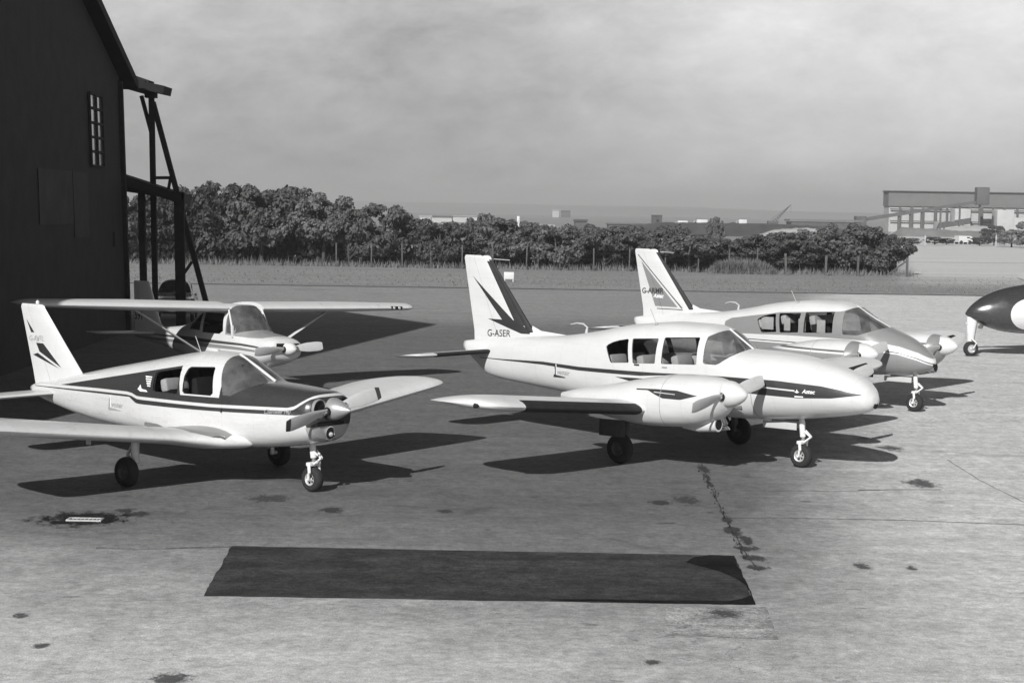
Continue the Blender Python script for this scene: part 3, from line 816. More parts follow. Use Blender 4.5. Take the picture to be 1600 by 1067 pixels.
# ------------------------------------------------------------------ high-wing single
def high_single(loc, heading, roll):
    T = thing('high_wing_aircraft', 'high-winged white aircraft parked half in the shadow of the hangar', 'aircraft', loc, 0)
    T.rotation_euler = (roll, 0, -heading); T.scale = (1, 1, .955)
    st = [(-.24, 1.33, .95, .36, 1.14, 2.6, 2.4), (-.3, 1.37, .90, .42, 1.14, 2.6, 2.5), (-.6, 1.43, .78, .46, 1.12, 2.5, 2.8), (-1.1, 1.50, .68, .49, 1.1, 2.4, 3), (-1.42, 1.78, .64, .50, 1.15, 2.8, 3), (-1.70, 2.035, .62, .50, 1.2, 3.4, 3.2), (-2.4, 2.03, .62, .50, 1.2, 3.4, 3.2), (-2.7, 1.93, .64, .48, 1.18, 3, 3), (-3.15, 1.66, .70, .41, 1.16, 2.6, 2.8), (-3.8, 1.46, .82, .29, 1.15, 2.3, 2.4), (-4.8, 1.36, .98, .17, 1.15, 2, 2), (-5.75, 1.28, 1.10, .06, 1.18, 2, 2)]
    hi = [(-5.7, 1.24), (-3, 1.30), (-1.2, 1.27), (-.7, 1.24), (-.45, 1.2)]
    gray_up = [(-1.70, 2.4), (-.42, 2.4)]; gray_lo = [(-1.70, 1.38), (-1.0, 1.345), (-.62, 1.36), (-.42, 1.42)]
    mf = paint('high_wing_paint', WHT, [('band', gray_up, gray_lo, .25), ('band', [(x, z - .05) for x, z in hi], [(-5.7, 1.2), (-3, 1.16), (-1.2, 1.17), (-.45, 1.14)], .06), ('band', [(x, z - .14) for x, z in hi], [(-5.7, 1.08), (-3, 1.06), (-1.2, 1.07), (-.45, 1.05)], .2)])
    me = hull(st, .08, 40).mesh('fuselage')
    W = [[(-3.1, 1.42), (-2.62, 1.42), (-2.60, 1.80), (-2.72, 1.78), (-3.05, 1.56)], [(-2.5, 1.38), (-1.9, 1.38), (-1.78, 1.45), (-1.82, 1.83), (-2.48, 1.83)], [(-1.66, 1.42), (-1.45, 1.40), (-1.14, 1.49), (-1.0, 1.6), (-1.45, 2.2), (-1.705, 1.97)]]
    res = cut_openings(me, W); ln = lining(me, -3.3, -1.2)
    F = link('fuselage', me, mf, T); link('cabin_lining', ln, m_lining, T)
    panes(T, res, ['side_window', 'side_window', 'windscreen'], dict(side_window=m_glass, windscreen=m_screen))
    for q in (-1, 1): part('windscreen_post', MB().tube([(-1.70, q * .43, 1.95), (-1.45, q * .485, 1.43)], .022, 8), m_white, T)
    part('instrument_panel', MB().box((-1.55, 0, 1.25), (.08, .9, .3), bev=.03), m_panel, T)
    for y in (-.23, .23): seat(T, -2.2, y, .95, 1.55, False, .38)
    for sg in (-1, 1):
        stn = [(.46, -1.66, 1.60, 1.95, 1.5), (2.7, -1.66, 1.60, 1.97, 1), (4.68, -1.74, 1.16, 1.99, 0)]
        w, _ = aero_wing(T, sg, stn, dict(y0=4.68, y1=5.0, xle=-1.74, chord=1.16, z=1.99, dih=.02, le=.4, te=.6, tw=0, power=2.4), .145, m_white, m_white, None, .76, (.5, 2.6), (2.62, 4.67))
        part('lift_strut', MB().rings([[(x + .055 * math.cos(a), y, z + .022 * math.sin(a)) for a in [2 * math.pi * k / 12 for k in range(12)]] for x, y, z in [(-1.98, sg * .47, .74), (-2.05, sg * 2.55, 1.91)]]), m_white, T)
        if sg > 0:
            part('landing_light_recess', MB().box((-1.735, 4.3, 1.992), (.03, .34, .075), bev=.01), m_dark, w)
            part('landing_light', MB().lathe([(0, .034), (.012, .026)], (-1.725, 4.22, 1.992), 'x', 14).lathe([(0, .034), (.012, .026)], (-1.725, 4.38, 1.992), 'x', 14), m_lamp, w)
        part('main_gear_leg', MB().rings([[(-2.35 + a, sg * y, z + b) for a, b in ((-.06, -.012), (.06, -.012), (.06, .012), (-.06, .012))] for y, z in [(.4, .68), (.75, .58), (1.1, .26), (1.15, .2)]]), m_white, T)
        wheel('main_wheel', T, (-2.35, sg * 1.19, .2), .2, .15, .1)
        part('cooling_inlet', MB().box((-.232, sg * .19, 1.23), (.02, .2, .09), bev=.009), m_dark, F)
    nose_gear(T, -.85, .18, .8, .13)
    propeller(T, (-.18, 0, 1.16), .88, R(184), [(-.04, .14), (.02, .14), (.1, .12), (.18, .06), (.21, .012)], False, False, m_white)
    fo, ru = fin_parts(T, [(1.22, -4.4, -5.75), (1.45, -4.75, -5.77), (2.36, -5.22, -5.86)], .6, .09, m_white, m_white, .05)
    decal('registration_letters', text_mesh('591', .26, bold=.004), (-5.78, 1.50, -.05), bvh([fo, ru]), T, m_ink)
    stabilator(T, [(.05, -4.75, .95, 1.22, 0), (1.3, -4.87, .72, 1.22, 0)], dict(y0=1.3, y1=1.5, xle=-4.87, chord=.72, z=1.22, dih=0, le=.5, te=.5, tw=0), .09, m_white)
    part('door_handle', MB().box((-1.45, -.5, 1.46), (.05, .05, .26), Matrix.Rotation(R(-6), 3, 'Y'), bev=.01), m_white, T)
    return T


hs = gnd(466, 543, 1.12)
high_single((hs.x - .1, hs.y, -.03), R(44.5), R(-1.9))


# ------------------------------------------------------------------ dark aircraft at the right edge
def dark_aircraft():
    n = at(1509, 490, 52.4); heading = R(172)
    T = thing('dark_nosed_aircraft', 'glossy dark-nosed aircraft with a white nose leg, cut by the right edge', 'aircraft', (n.x, n.y, 0), -heading)
    z = n.z
    m_k = paint('dark_gloss_paint', .035, [], rough=.22, coat=.6)
    st = [(.01, z + .02, z - .02, .02, z, 2, 2), (-.06, z + .13, z - .08, .10, z, 2, 2), (-.25, z + .32, z - .2, .24, z, 2, 2), (-.6, z + .55, z - .36, .40, z, 2, 2), (-1.1, z + .74, z - .50, .54, z, 2, 2), (-1.7, z + .86, z - .56, .62, z + .02, 2.1, 2.2), (-2.4, z + .95, z - .58, .66, z + .05, 2.2, 2.3), (-3.2, z + 1.05, z - .58, .68, z + .1, 2.2, 2.3), (-5.5, z + .95, z - .5, .62, z + .1, 2.2, 2.2), (-8, z + .7, z - .1, .36, z + .2, 2, 2), (-10, z + .62, z + .3, .1, z + .45, 2, 2)]
    F = part('fuselage', hull(st, .12, 40), m_k, T, 60)
    xs = [a[0] for a in sorted(st)]; sst = sorted(st)
    rg = []
    for k in range(9):
        r = .62 * k / 8; ring = []
        for j in range(36):
            a = 2 * math.pi * j / 36; ring.append((-1.75 + r * math.cos(a), -3, z + .02 + r * .74 * math.sin(a)))
        rg.append(ring)
    tb = bvh([F]); out = []
    for ring in rg:
        o2 = []
        for p in ring:
            h = tb.ray_cast(Vector((p[0], 3, p[2])), Vector((0, -1, 0))); o2.append((p[0], (h[0].y if h[0] else .6) + .005, p[2]))
        out.append(o2)
    part('white_disc_marking', MB().rings(out, cap=(False, True)), m_white, T)
    leg = MB(); leg.rings([[(x + a, b, zz) for a, b in ((-w, -.05), (-w * .4, -.10), (w * .6, -.08), (w, 0), (w * .6, .08), (-w * .4, .10), (-w, .05))] for x, zz, w in [(-.22, z - .02, .17), (-.2, z - .25, .15), (-.17, z - .6, .12), (-.16, .42, .10)]])
    part('nose_leg_fairing', leg, m_white, T, 60)
    part('nose_leg_lamp', MB().lathe([(0, .05), (.05, .045), (.06, .01)], (-.04, 0, z - .28), 'x', 14), m_lamp, T)
    wheel('nose_wheel', T, (-.16, .06, .22), .22, .16, .12)
    f = MB()
    for q in (-.06, .18): f.tube([(-.16, q * .6, .5), (-.28, q, .4), (-.2, q, .22)], .035, 10)
    part('wheel_fork', f, m_white, T)
    for sg in (-1, 1):
        stn = [(.5, -3.2, 2.1, z + .62, 1), (4.6, -3.5, 1.5, z + .92, 0)]
        part('wing', MB().rings(wing_rings([(sg * a, b, c, dz, e) for a, b, c, dz, e in stn], .16)), m_pale, T, 50)
        ny = sg * 2.4
        ns = [(-1.62, z - .30, z - .42, .06, z - .36, 2, 2), (-1.75, z - .22, z - .5, .14, z - .36, 2, 2), (-2.2, z - .12, z - .6, .24, z - .36, 2, 2), (-3.4, z + .4, z - .5, .34, z, 2, 2), (-5, z + .6, z + .1, .2, z + .4, 2, 2)]
        part('engine_nacelle', hull(ns, .15, 24, ny), m_gray, T, 60)
        propeller(T, (-1.55, ny, z - .36), 1.0, R(40), [(-.05, .13), (.05, .12), (.16, .07), (.22, .01)], False, False, m_pale)
        wheel('main_wheel', T, (-4.1, sg * 2.4, .3), .3, .2, .16)
        part('main_gear_leg', MB().tube([(-4.1, sg * 2.28, .3), (-4.0, sg * 2.28, z + .3)], .06, 10), m_leg, T)
        part('tailplane', MB().rings(wing_rings([(sg * .05, -9.0, 1.1, z + .6, 0), (sg * 2.2, -9.2, .7, z + .62, 0)], .1)), m_pale, T, 50)
    fin_parts(T, [(z + .5, -8.3, -9.9), (z + 2.0, -9.2, -10.2)], .6, .09, m_k, m_k)
    fa = at(1556, 446, 62)
    return T


dark_aircraft()


# ================================================================== ground
def sheet(name, pts, z, mat, kind='structure', sub=0):
    me = bpy.data.meshes.new(name); me.from_pydata([(a, b, z) for a, b in pts], [], [tuple(range(len(pts)))])
    o = link(name, me, mat); o['kind'] = kind
    return o


def mat_grass():
    m, g, b = new_mat('dry_grass'); o = g.obj()
    a = g.noise(g.mapping(o, (.06, .25, 1)), 1, 6, .65); c = g.noise(o, 2.2, 6, .7); e = g.noise(g.mapping(o, (.5, .5, 1)), 22, 3, .7)
    v = g.math('ADD', g.rng(a, .25, .75, .205, .285), g.rng(c, .25, .75, -.03, .03))
    v = g.math('ADD', v, g.rng(e, .2, .8, -.05, .05))
    x, y, z = g.sep(o)
    far = g.math('MULTIPLY', g.rng(g.math('SUBTRACT', x, g.math('MULTIPLY', y, .205)), 0, 2.5, 0, 1), g.rng(g.math('ADD', y, g.math('MULTIPLY', a, 20)), 112, 140, 0, 1))                 # stubble field beyond the hedge
    v = g.mix(far, v, g.math('MULTIPLY', v, 2.1))
    g.put(b.inputs['Base Color'], g.gray(v)); b.inputs['Roughness'].default_value = .95; b.inputs['Specular IOR Level'].default_value = .1
    bp = g.node('ShaderNodeBump'); g.put(bp.inputs['Height'], g.noise(o, 9, 4, .7)); bp.inputs['Strength'].default_value = .6; bp.inputs['Distance'].default_value = .12
    g.put(b.inputs['Normal'], bp.outputs[0])
    return m


def mat_apron():
    m, g, b = new_mat('old_tarmac'); o = g.obj(); x, y, z = g.sep(o)
    # different layings of tarmac; veiling brightness painted into the near and right zones
    wob = g.math('MULTIPLY_ADD', g.noise(g.mapping(o, (.28, .14, 1)), 1, 6, .62), 8, -4)
    yy = g.math('ADD', y, wob)
    dark = g.math('MULTIPLY', g.rng(yy, 17, 25, 0, 1, True), g.rng(yy, 56, 74, 1, 0, True))
    xr = g.math('SUBTRACT', x, g.math('MULTIPLY_ADD', y, .10, 1.4))
    
    base = g.mix(dark, .25, .135)
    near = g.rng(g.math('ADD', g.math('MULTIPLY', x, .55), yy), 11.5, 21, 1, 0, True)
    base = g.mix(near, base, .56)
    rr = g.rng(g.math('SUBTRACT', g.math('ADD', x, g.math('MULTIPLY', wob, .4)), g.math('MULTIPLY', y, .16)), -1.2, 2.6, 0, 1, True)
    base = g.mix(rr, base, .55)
    # roller streaks, blotches, tyre dirt, grit
    s1 = g.noise(g.mapping(o, (.12, 1.1, 1)), 1, 7, .62, .6); s2 = g.noise(g.mapping(o, (.5, 2.2, 1), (0, 0, .12)), 1.6, 6, .65, .4); s3 = g.noise(o, 1.1, 8, .65)
    base = g.math('MULTIPLY', base, g.rng(s1, .3, .7, .90, 1.08)); base = g.math('MULTIPLY', base, g.rng(s2, .28, .72, .90, 1.08)); base = g.math('MULTIPLY', base, g.rng(s3, .3, .7, .9, 1.08))
    blot = g.noise(g.mapping(o, (.55, .8, 1), (0, 0, 0), (3, 7, 0)), 1, 5, .55, 1.2)
    base = g.math('MULTIPLY', base, g.rng(blot, .62, .70, 1, .78)); mot = g.noise(g.mapping(o, (1.6, 1.2, 1), (0, 0, .5), (4, 4, 0)), 1.7, 8, .72); base = g.math('MULTIPLY', base, g.rng(mot, .36, .64, .86, 1.11)); gr3 = g.noise(o, 6.5, 5, .8); base = g.math('MULTIPLY', base, g.rng(gr3, .36, .64, .78, 1.2))
    st = g.noise(g.mapping(o, (.8, 1.6, 1), (0, 0, 0), (11, 2, 0)), 1.7, 4, .5, .3)
    base = g.math('MULTIPLY', base, g.rng(st, .70, .74, 1, .5))
    grit = g.noise(o, 60, 3, .8); grit2 = g.noise(o, 14, 4, .75)
    base = g.math('MULTIPLY', base, g.rng(grit, .32, .68, .62, 1.38)); base = g.math('MULTIPLY', base, g.rng(grit2, .25, .75, .78, 1.22))
    # hairline cracks
    v = g.node('ShaderNodeTexVoronoi', feature='DISTANCE_TO_EDGE'); wv = g.noise(o, .9, 4)
    vm = g.node('ShaderNodeVectorMath', operation='ADD'); g.put(vm.inputs[0], g.mapping(o, (.16, .13, 1))); cc = g.node('ShaderNodeCombineXYZ'); g.put(cc.inputs[0], wv); g.put(cc.inputs[1], g.noise(o, 1.3, 4)); g.l.new(cc.outputs[0], vm.inputs[1])
    g.put(v.inputs['Vector'], vm.outputs[0]); v.inputs['Scale'].default_value = 1
    crack = g.math('MULTIPLY', g.rng(v.outputs['Distance'], 0, .006, 1, 0), g.rng(g.noise(o, .35, 3), .48, .58, 0, 1))
    base = g.math('MULTIPLY', base, g.rng(crack, 0, 1, 1, .6))
    g.put(b.inputs['Base Color'], g.gray(base)); g.put(b.inputs['Roughness'], g.rng(s3, .3, .7, .8, .95)); b.inputs['Specular IOR Level'].default_value = .2
    bp = g.node('ShaderNodeBump'); g.put(bp.inputs['Height'], g.math('ADD', g.noise(o, 45, 3, .8), g.math('MULTIPLY', s3, 1.5))); bp.inputs['Strength'].default_value = .35; bp.inputs['Distance'].default_value = .02
    g.put(b.inputs['Normal'], bp.outputs[0])
    return m


def mat_patch(v, name, rough=.9, edge=0, spec=.2):
    m, g, b = new_mat(name); o = g.obj()
    s = g.noise(g.mapping(o, (.35, 1.6, 1)), 1.2, 6, .65, .5); t = g.noise(o, 45, 3, .8); u = g.noise(o, 2.0, 6, .6)
    c = g.math('MULTIPLY', g.rng(s, .38, .62, .72, 1.25), v); c = g.math('MULTIPLY', c, g.rng(t, .35, .65, .6, 1.45)); c = g.math('MULTIPLY', c, g.rng(u, .4, .6, .75, 1.25)); c = g.math('MULTIPLY', c, g.rng(g.noise(o, 9, 5, .8), .38, .62, .68, 1.38))
    sp = g.noise(o, 26, 2, .5); c = g.math('ADD', c, g.rng(sp, .70, .78, 0, v * 2.2))
    g.put(b.inputs['Base Color'], g.gray(c)); b.inputs['Roughness'].default_value = rough; b.inputs['Specular IOR Level'].default_value = spec
    bp = g.node('ShaderNodeBump'); g.put(bp.inputs['Height'], g.noise(o, 40, 3, .8)); bp.inputs['Strength'].default_value = .4; bp.inputs['Distance'].default_value = .02
    g.put(b.inputs['Normal'], bp.outputs[0])
    return m


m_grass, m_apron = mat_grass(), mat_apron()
ring = [(5500 * math.cos(2 * math.pi * k / 64), 5500 * math.sin(2 * math.pi * k / 64)) for k in range(64)]
sheet('grass_field', ring, -.012, m_grass)


def wobble_poly(pts, step, amp, seed):
    out = []; n = len(pts)
    for i in range(n):
        a, b = Vector(pts[i]), Vector(pts[(i + 1) % n]); L = (b - a).length; k = max(1, int(L / step))
        for j in range(k):
            p = a + (b - a) * (j / k); q = noise.noise_vector(Vector((p.x * 2.3, p.y * 2.3, seed)))
            q2 = noise.noise_vector(Vector((p.x * 9, p.y * 9, seed + 5)))
            out.append((p.x + amp * (q.x + .5 * q2.x), p.y + amp * (q.y + .5 * q2.y)))
    return out


edge = [(-70, 99.6), (-14.8, 103.4), (6.2, 104.0), (20.1, 105.2), (90, 110)]
edge = [(-70 + i * .8, 0) for i in range(201)]


def edge_y(x): return 93.7 + x * .02


apr = [(-70, -40), (90, -40)] + [(90 - i * .8, edge_y(90 - i * .8) + .35 * noise.noise(Vector((i * .21, 3, 0))) + .2 * noise.noise(Vector((i * .9, 9, 0)))) for i in range(201)]
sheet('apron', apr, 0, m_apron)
# worn, darker strip of soil along the grass edge
es = [(-40 + i * .5, edge_y(-40 + i * .5) - .5 + .3 * noise.noise(Vector((i * .3, 1, 0)))) for i in range(161)] + [(40 - i * .5, edge_y(40 - i * .5) + .55 + .35 * noise.noise(Vector((i * .37, 7, 0)))) for i in range(161)]
sheet('soil_edge', es, .004, mat_patch(.07, 'soil'))
P2 = [gnd(362, 853), gnd(1147, 868), gnd(1180, 945), gnd(317, 931)]
sheet('tarmac_patch', wobble_poly([(p.x, p.y) for p in P2], .06, .022, 1), .004, mat_patch(.038, 'new_tarmac'))
P3 = [gnd(1040, 948), gnd(1165, 950), gnd(1196, 948), gnd(1216, 999), gnd(1040, 992)]
sheet('repair_strip', wobble_poly([(p.x, p.y) for p in P3], .2, .02, 4), .004, mat_patch(.27, 'repair_tarmac'))
wet = mat_patch(.012, 'wet_tar', .9, spec=.05)
WP = [(1071, 879), (1085, 871), (1110, 867.5), (1146, 869), (1152, 883), (1161, 899), (1168, 915), (1180, 944), (1120, 944.5), (1000, 942), (860, 938), (860, 936.5), (1000, 938), (1140, 939.5), (1160, 936), (1172, 930), (1166, 916), (1150, 904), (1125, 893), (1098, 886)]
sheet('tar_seam', wobble_poly([tuple(gnd(u, v))[:2] for u, v in WP], .1, .02, 2), .0085, wet)


def mat_stain(name, v, strength=.9, rough=.85):
    m, g, b = new_mat(name); tcn = g.node('ShaderNodeTexCoord'); o = tcn.outputs['Object']
    mp = g.mapping(tcn.outputs['Generated'], (2, 2, 0), (0, 0, 0), (-1, -1, 0)); ln = g.node('ShaderNodeVectorMath', operation='LENGTH'); g.put(ln.inputs[0], mp)
    n1 = g.math('MULTIPLY_ADD', g.noise(g.mapping(o, (1, .6, 1)), 7, 6, .7, .6), 3.0, -1.5); n2 = g.math('MULTIPLY_ADD', g.noise(o, 34, 4, .8), 2.2, -1.1)
    a = g.math('ADD', g.math('SUBTRACT', .66, ln.outputs['Value']), g.math('MULTIPLY', g.math('ADD', n1, n2), .62))
    a = g.math('MULTIPLY', g.rng(a, -.08, .38, 0, 1, True), g.rng(ln.outputs['Value'], .75, 1.0, 1, 0, True))
    a = g.math('MULTIPLY', a, strength)
    g.put(b.inputs['Base Color'], g.gray(g.math('MULTIPLY', g.rng(g.noise(o, 30, 3, .8), .35, .65, .7, 1.3), v))); b.inputs['Roughness'].default_value = rough; b.inputs['Specular IOR Level'].default_value = .15
    g.put(b.inputs['Alpha'], a)
    return m


ZB = [.0052]


def blotch(name, u, v, w, h, mat, z=None, seed=0, n=40, rag=.35):
    if z is None: ZB[0] += .00012; z = ZB[0]
    w, h = w * 1.7, h * 1.9
    c = gnd(u, v); e = gnd(u + w / 2, v); f = gnd(u, v - h / 2); a, b = (e - c).length, (f - c).length
    pts = []
    for k in range(n):
        t = 2 * math.pi * k / n; r = 1 + rag * noise.noise(Vector((math.cos(t) * 1.6, math.sin(t) * 1.6, seed))) + rag * .6 * noise.noise(Vector((math.cos(t) * 5, math.sin(t) * 5, seed + 3)))
        pts.append((c.x + a * r * math.cos(t), c.y + b * r * math.sin(t)))
    return sheet(name, pts, z, mat)


oil = mat_stain('oil_stain', .05, .85); oil2 = mat_stain('faint_stain', .07, .7)
for i, (u, v, w, h, k) in enumerate([(524, 797, 36, 7, 0), (425, 779, 60, 9, 1), (694, 799, 22, 5, 1), (196, 797, 28, 4, 0), (1028, 786, 28, 6, 0), (1070, 781, 36, 11, 1), (1138, 959, 56, 8, 1), (270, 1059, 54, 18, 1), (62, 1009, 22, 6, 1), (1018, 1036, 26, 6, 1), (1440, 755, 46, 9, 1), (1390, 700, 30, 7, 1), (640, 930, 20, 4, 1), (1350, 885, 30, 7, 1), (1425, 888, 14, 6, 1), (30, 962, 26, 5, 1), (214, 803, 40, 6, 0)]):
    blotch('oil_stain', u, v, w, h, (oil, oil2)[k], None, i)
# broken joint in the paving, with weeds
for i, (u, v, w, h) in enumerate([(1100, 732, 12, 10), (1104, 745, 8, 8), (1110, 757, 7, 6), (1150, 829, 22, 10), (1166, 847, 14, 12), (1170, 858, 26, 7), (1172, 872, 34, 7), (1180, 888, 26, 5), (1136, 812, 18, 6)]):
    blotch('joint_crack', u, v, w, h, oil, None, 50 + i, rag=.7)
m_joint = mat_patch(.06, 'joint_dirt'); m_joint2 = mat_patch(.16, 'faint_joint')
def strip(name, pts, w, mat, z=.004):
    P = [gnd(*p) for p in pts]; L, Rr = [], []
    for i, p in enumerate(P):
        d = (P[min(i + 1, len(P) - 1)] - P[max(i - 1, 0)]).normalized(); n = Vector((-d.y, d.x, 0)) * w * (.5 + .5 * noise.noise(Vector((i * 1.7, 2, 0))) + .3)
        L.append((p.x + n.x, p.y + n.y)); Rr.append((p.x - n.x, p.y - n.y))
    sheet(name, L + Rr[::-1], z, mat)
def lerp_pts(pts, k=8):
    out = []
    for (a, b), (c, d) in zip(pts, pts[1:]):
        for j in range(k): out.append((a + (c - a) * j / k + random.uniform(-.8, .8), b + (d - b) * j / k))
    return out + [pts[-1]]
strip('joint_crack', lerp_pts([(1096, 724), (1112, 762), (1132, 808), (1170, 872), (1186, 892)]), .012, m_joint, .0044)
strip('joint_crack', lerp_pts([(1340, 766), (1400, 765), (1470, 765)]), .025, m_joint, .0044)
strip('joint_crack', lerp_pts([(1110, 763), (1180, 766), (1340, 768)]), .012, m_joint2, .0046)
strip('joint_crack', lerp_pts([(150, 856), (240, 857), (362, 854)]), .05, m_joint2, .0046)
strip('joint_crack', lerp_pts([(1132, 809), (1220, 809), (1420, 813), (1600, 820)]), .018, m_joint2, .0046)
strip('joint_crack', lerp_pts([(1480, 718), (1530, 750), (1600, 785)]), .008, m_joint2, .0046)

# drain with a puddle round it
blotch('puddle', 127, 812, 118, 17, mat_stain('puddle', .010, 1, .6), None, 31, rag=.3)
dc = gnd(133, 813)
D = thing('drain_cover', 'pale metal drain cover in a dark wet patch near the left edge of the apron', 'drain cover', (dc.x, dc.y, 0))
fr = MB()
for q in (-1, 1): fr.box((0, q * .085, .014), (.44, .03, .02)); fr.box((q * .205, 0, .0145), (.03, .14, .021))
part('frame', fr, m_rim, D)
for k in range(7): part('grate_bar', MB().box((-.15 + k * .05, 0, .013), (.026, .138, .016)), m_rim, D)

# ================================================================== hangar
m_tar = simple('tarred_boards', .03, .85, var=.2, scale=1.5, bump=.2, spec=.1)
m_roofing = simple('roofing_felt', .015, .85, var=.3, scale=1, bump=.2, spec=.15)
m_timber = simple('dark_timber', .022, .85, var=.4, scale=4, spec=.1)
m_old = simple('weathered_sheet', .03, .8, var=.4, scale=1.5, spec=.15)
H = thing('hangar', 'tall black timber hangar with a pitched gable and one small window', 'hangar', (-12.1, 57, 0))


def wallx(y, z): return -11.3 - max(0, y - 38.5) * .0243 - max(0, 38.5 - y) * .053 - .035 * z + 11.75


def wpt(y, z, o=0): return (wallx(y, z) + o, y - 57, z)


prof = [(17.6, 0), (57, 0), (57, 7.95), (38.5, 14.45), (17.6, 2.4)]
g_ = MB()
fr_ = [wpt(y, z) for y, z in ((17.6, 0), (38.5, 0), (57, 0), (57, 7.95), (38.5, 14.45), (17.6, 2.4))]; bk_ = [(a - .25, b, c) for a, b, c in fr_]
g_.add(fr_ + bk_, [(0, 1, 4, 5), (1, 2, 3, 4), (6, 11, 10, 7), (7, 10, 9, 8)] + [(q, (q + 1) % 6, 6 + (q + 1) % 6, 6 + q) for q in range(6)], False)
part('gable_wall', g_, m_tar, H)
sw = MB(); sw.box((-20.4, -.12, 3.9), (39.6, .2, 7.8)); part('side_wall', sw, m_tar, H)
sw = MB(); sw.box((-20.9, -39.28, 1.15), (38, .2, 2.3)); part('side_wall', sw, m_tar, H)
for (y0, z0), (y1, z1) in (((58.0, 7.62), (38.5, 14.5)), ((38.5, 14.5), (16.6, 1.95))):
    r = MB(); a, b, c, d = [Vector(p) for p in (wpt(y0, z0, .42), wpt(y1, z1, .42), wpt(y1, z1, -40), wpt(y0, z0, -40))]; up = Vector((0, 0, .28))
    r.add([a, b, c, d, a + up, b + up, c + up, d + up], [(0, 1, 2, 3), (7, 6, 5, 4), (0, 4, 5, 1), (1, 5, 6, 2), (2, 6, 7, 3), (3, 7, 4, 0)], False); part('roof', r, m_roofing, H)
bw = MB(); bw.box((-40, -19.6, 4), (.2, 39, 8)); part('rear_wall', bw, m_tar, H)
# window: 2 x 5 panes
wy0, wy1, wz0, wz1 = 52.2, 54.0, 5.08, 7.15
wf = MB()
for y in (wy0, (wy0 + wy1) / 2, wy1): wf.bar(wpt(y, wz0, .05), wpt(y, wz1, .05), .09, .07)
for k in range(6): z = wz0 + (wz1 - wz0) * k / 5; wf.bar(wpt(wy0, z, .052), wpt(wy1, z, .052), .06, .06)
wn = part('window', wf, m_timber, H)
m_pane = simple('sky_lit_pane', .30, .12, .7, var=.25, scale=.8)
for i in range(2):
    for k in range(5):
        ya, yb = wy0 + .9 * i + .06, wy0 + .9 * (i + 1) - .06; za, zb = wz0 + (wz1 - wz0) * k / 5 + .04, wz0 + (wz1 - wz0) * (k + 1) / 5 - .04
        t = random.uniform(-.006, .006); vs = [wpt(ya, za, .03), wpt(yb, za, .03 + t), wpt(yb, zb, .03 + t), wpt(ya, zb, .03)]
        part('pane', MB().add(vs, [(0, 1, 2, 3)], False), m_pane, wn)
for ya, yb, za, zb in ((45.8, 49.7, 3.44, 4.86), (49.8, 51.7, 3.05, 4.86)):
    part('weathered_panel', MB().add([wpt(ya, za, .03), wpt(yb, za, .03), wpt(yb, zb, .03), wpt(ya, zb, .03), wpt(ya, za, .01), wpt(yb, za, .01), wpt(yb, zb, .01), wpt(ya, zb, .01)], [(0, 1, 2, 3), (7, 6, 5, 4), (0, 4, 5, 1), (1, 5, 6, 2), (2, 6, 7, 3), (3, 7, 4, 0)], False), m_old, H)
part('wall_board', MB().bar(wpt(55.2, 2.7, .03), wpt(55.2, 3.15, .03), .05, .09), m_old, H)
cp_ = MB(); cp_.bar(wpt(56.9, 0, .03), wpt(56.9, 7.8, .03), .2, .2); part('corner_post', cp_, m_timber, H)

# gantry (door-rail trestle) beyond the corner
Gd = 59.0
g0 = at(244, 500, Gd)
G = thing('door_gantry', 'black timber trestle with a raking leg carrying a short roof beam beside the hangar', 'gantry', (g0.x, Gd, 0))


def gp(u, v, d=Gd, z=None):
    p = at(u, v, d)
    if z is not None: p = Vector((p.x, p.y, z))
    return p - Vector((g0.x, Gd, 0))


bm_ = MB(); bm_.bar(gp(188, 126), gp(230, 138), 1.2, .42); bm_.bar(gp(222, 134), gp(262, 143), 1.3, .26); part('roof_beam', bm_, m_roofing, G)
part('ridge_board', MB().bar(gp(210, 121), gp(236, 130), .9, .12), m_timber, G)
part('post', MB().bar(gp(236.5, 146), gp(243.5, 560, z=0), .16, .17), m_timber, G)
part('post', MB().bar(gp(239, 160), gp(333, 516, z=0), .15, .16), m_timber, G)
part('brace', MB().bar(gp(221, 150), gp(236, 206), .1, .12), m_timber, G)
part('brace', MB().bar(gp(241, 278), gp(270, 278), .09, .1), m_timber, G)
part('brace', MB().bar(gp(262, 303), gp(266, 280), .07, .09), m_timber, G)
part('bracket', MB().box(gp(236, 149), (.35, .4, .18)), m_timber, G)
# lean-to roof on posts
Ld = 58.0
l0 = at(230, 500, Ld)
LT = thing('lean_to_shed', 'low dark lean-to roof on posts against the hangar corner, a car visible beneath', 'shed', (l0.x, Ld, 0))


def lp(u, v, d=Ld, z=None):
    p = at(u, v, d)
    if z is not None: p = Vector((p.x, p.y, z))
    return p - Vector((l0.x, Ld, 0))


rf = MB()
A, B, C_, D_ = lp(190, 273, 57.2), lp(283, 304, 57.6), lp(298, 305, 62), lp(196, 272, 62)
for w_ in (0,):
    vs = [A, B, C_, D_] + [p - Vector((0, 0, .30)) for p in (A, B, C_, D_)]
    rf.add(vs, [(0, 1, 2, 3), (7, 6, 5, 4), (0, 4, 5, 1), (1, 5, 6, 2), (2, 6, 7, 3), (3, 7, 4, 0)], False)
part('roof', rf, m_roofing, LT)
for u0, u1, w_, d in ((221, 226, .2, 57.8), (276, 280, .17, 57.8), (284, 287, .14, 57.8)):
    part('post', MB().bar(lp(u0, 300, d), lp(u1, 560, d, z=0), w_, w_), m_timber, LT)
part('brace', MB().bar(lp(300, 409, 57.8), lp(281, 437, 57.8), .07, .09), m_timber, LT)
part('beam', MB().bar(lp(192, 294, 57.8), lp(288, 308, 57.8), .14, .2), m_timber, LT)
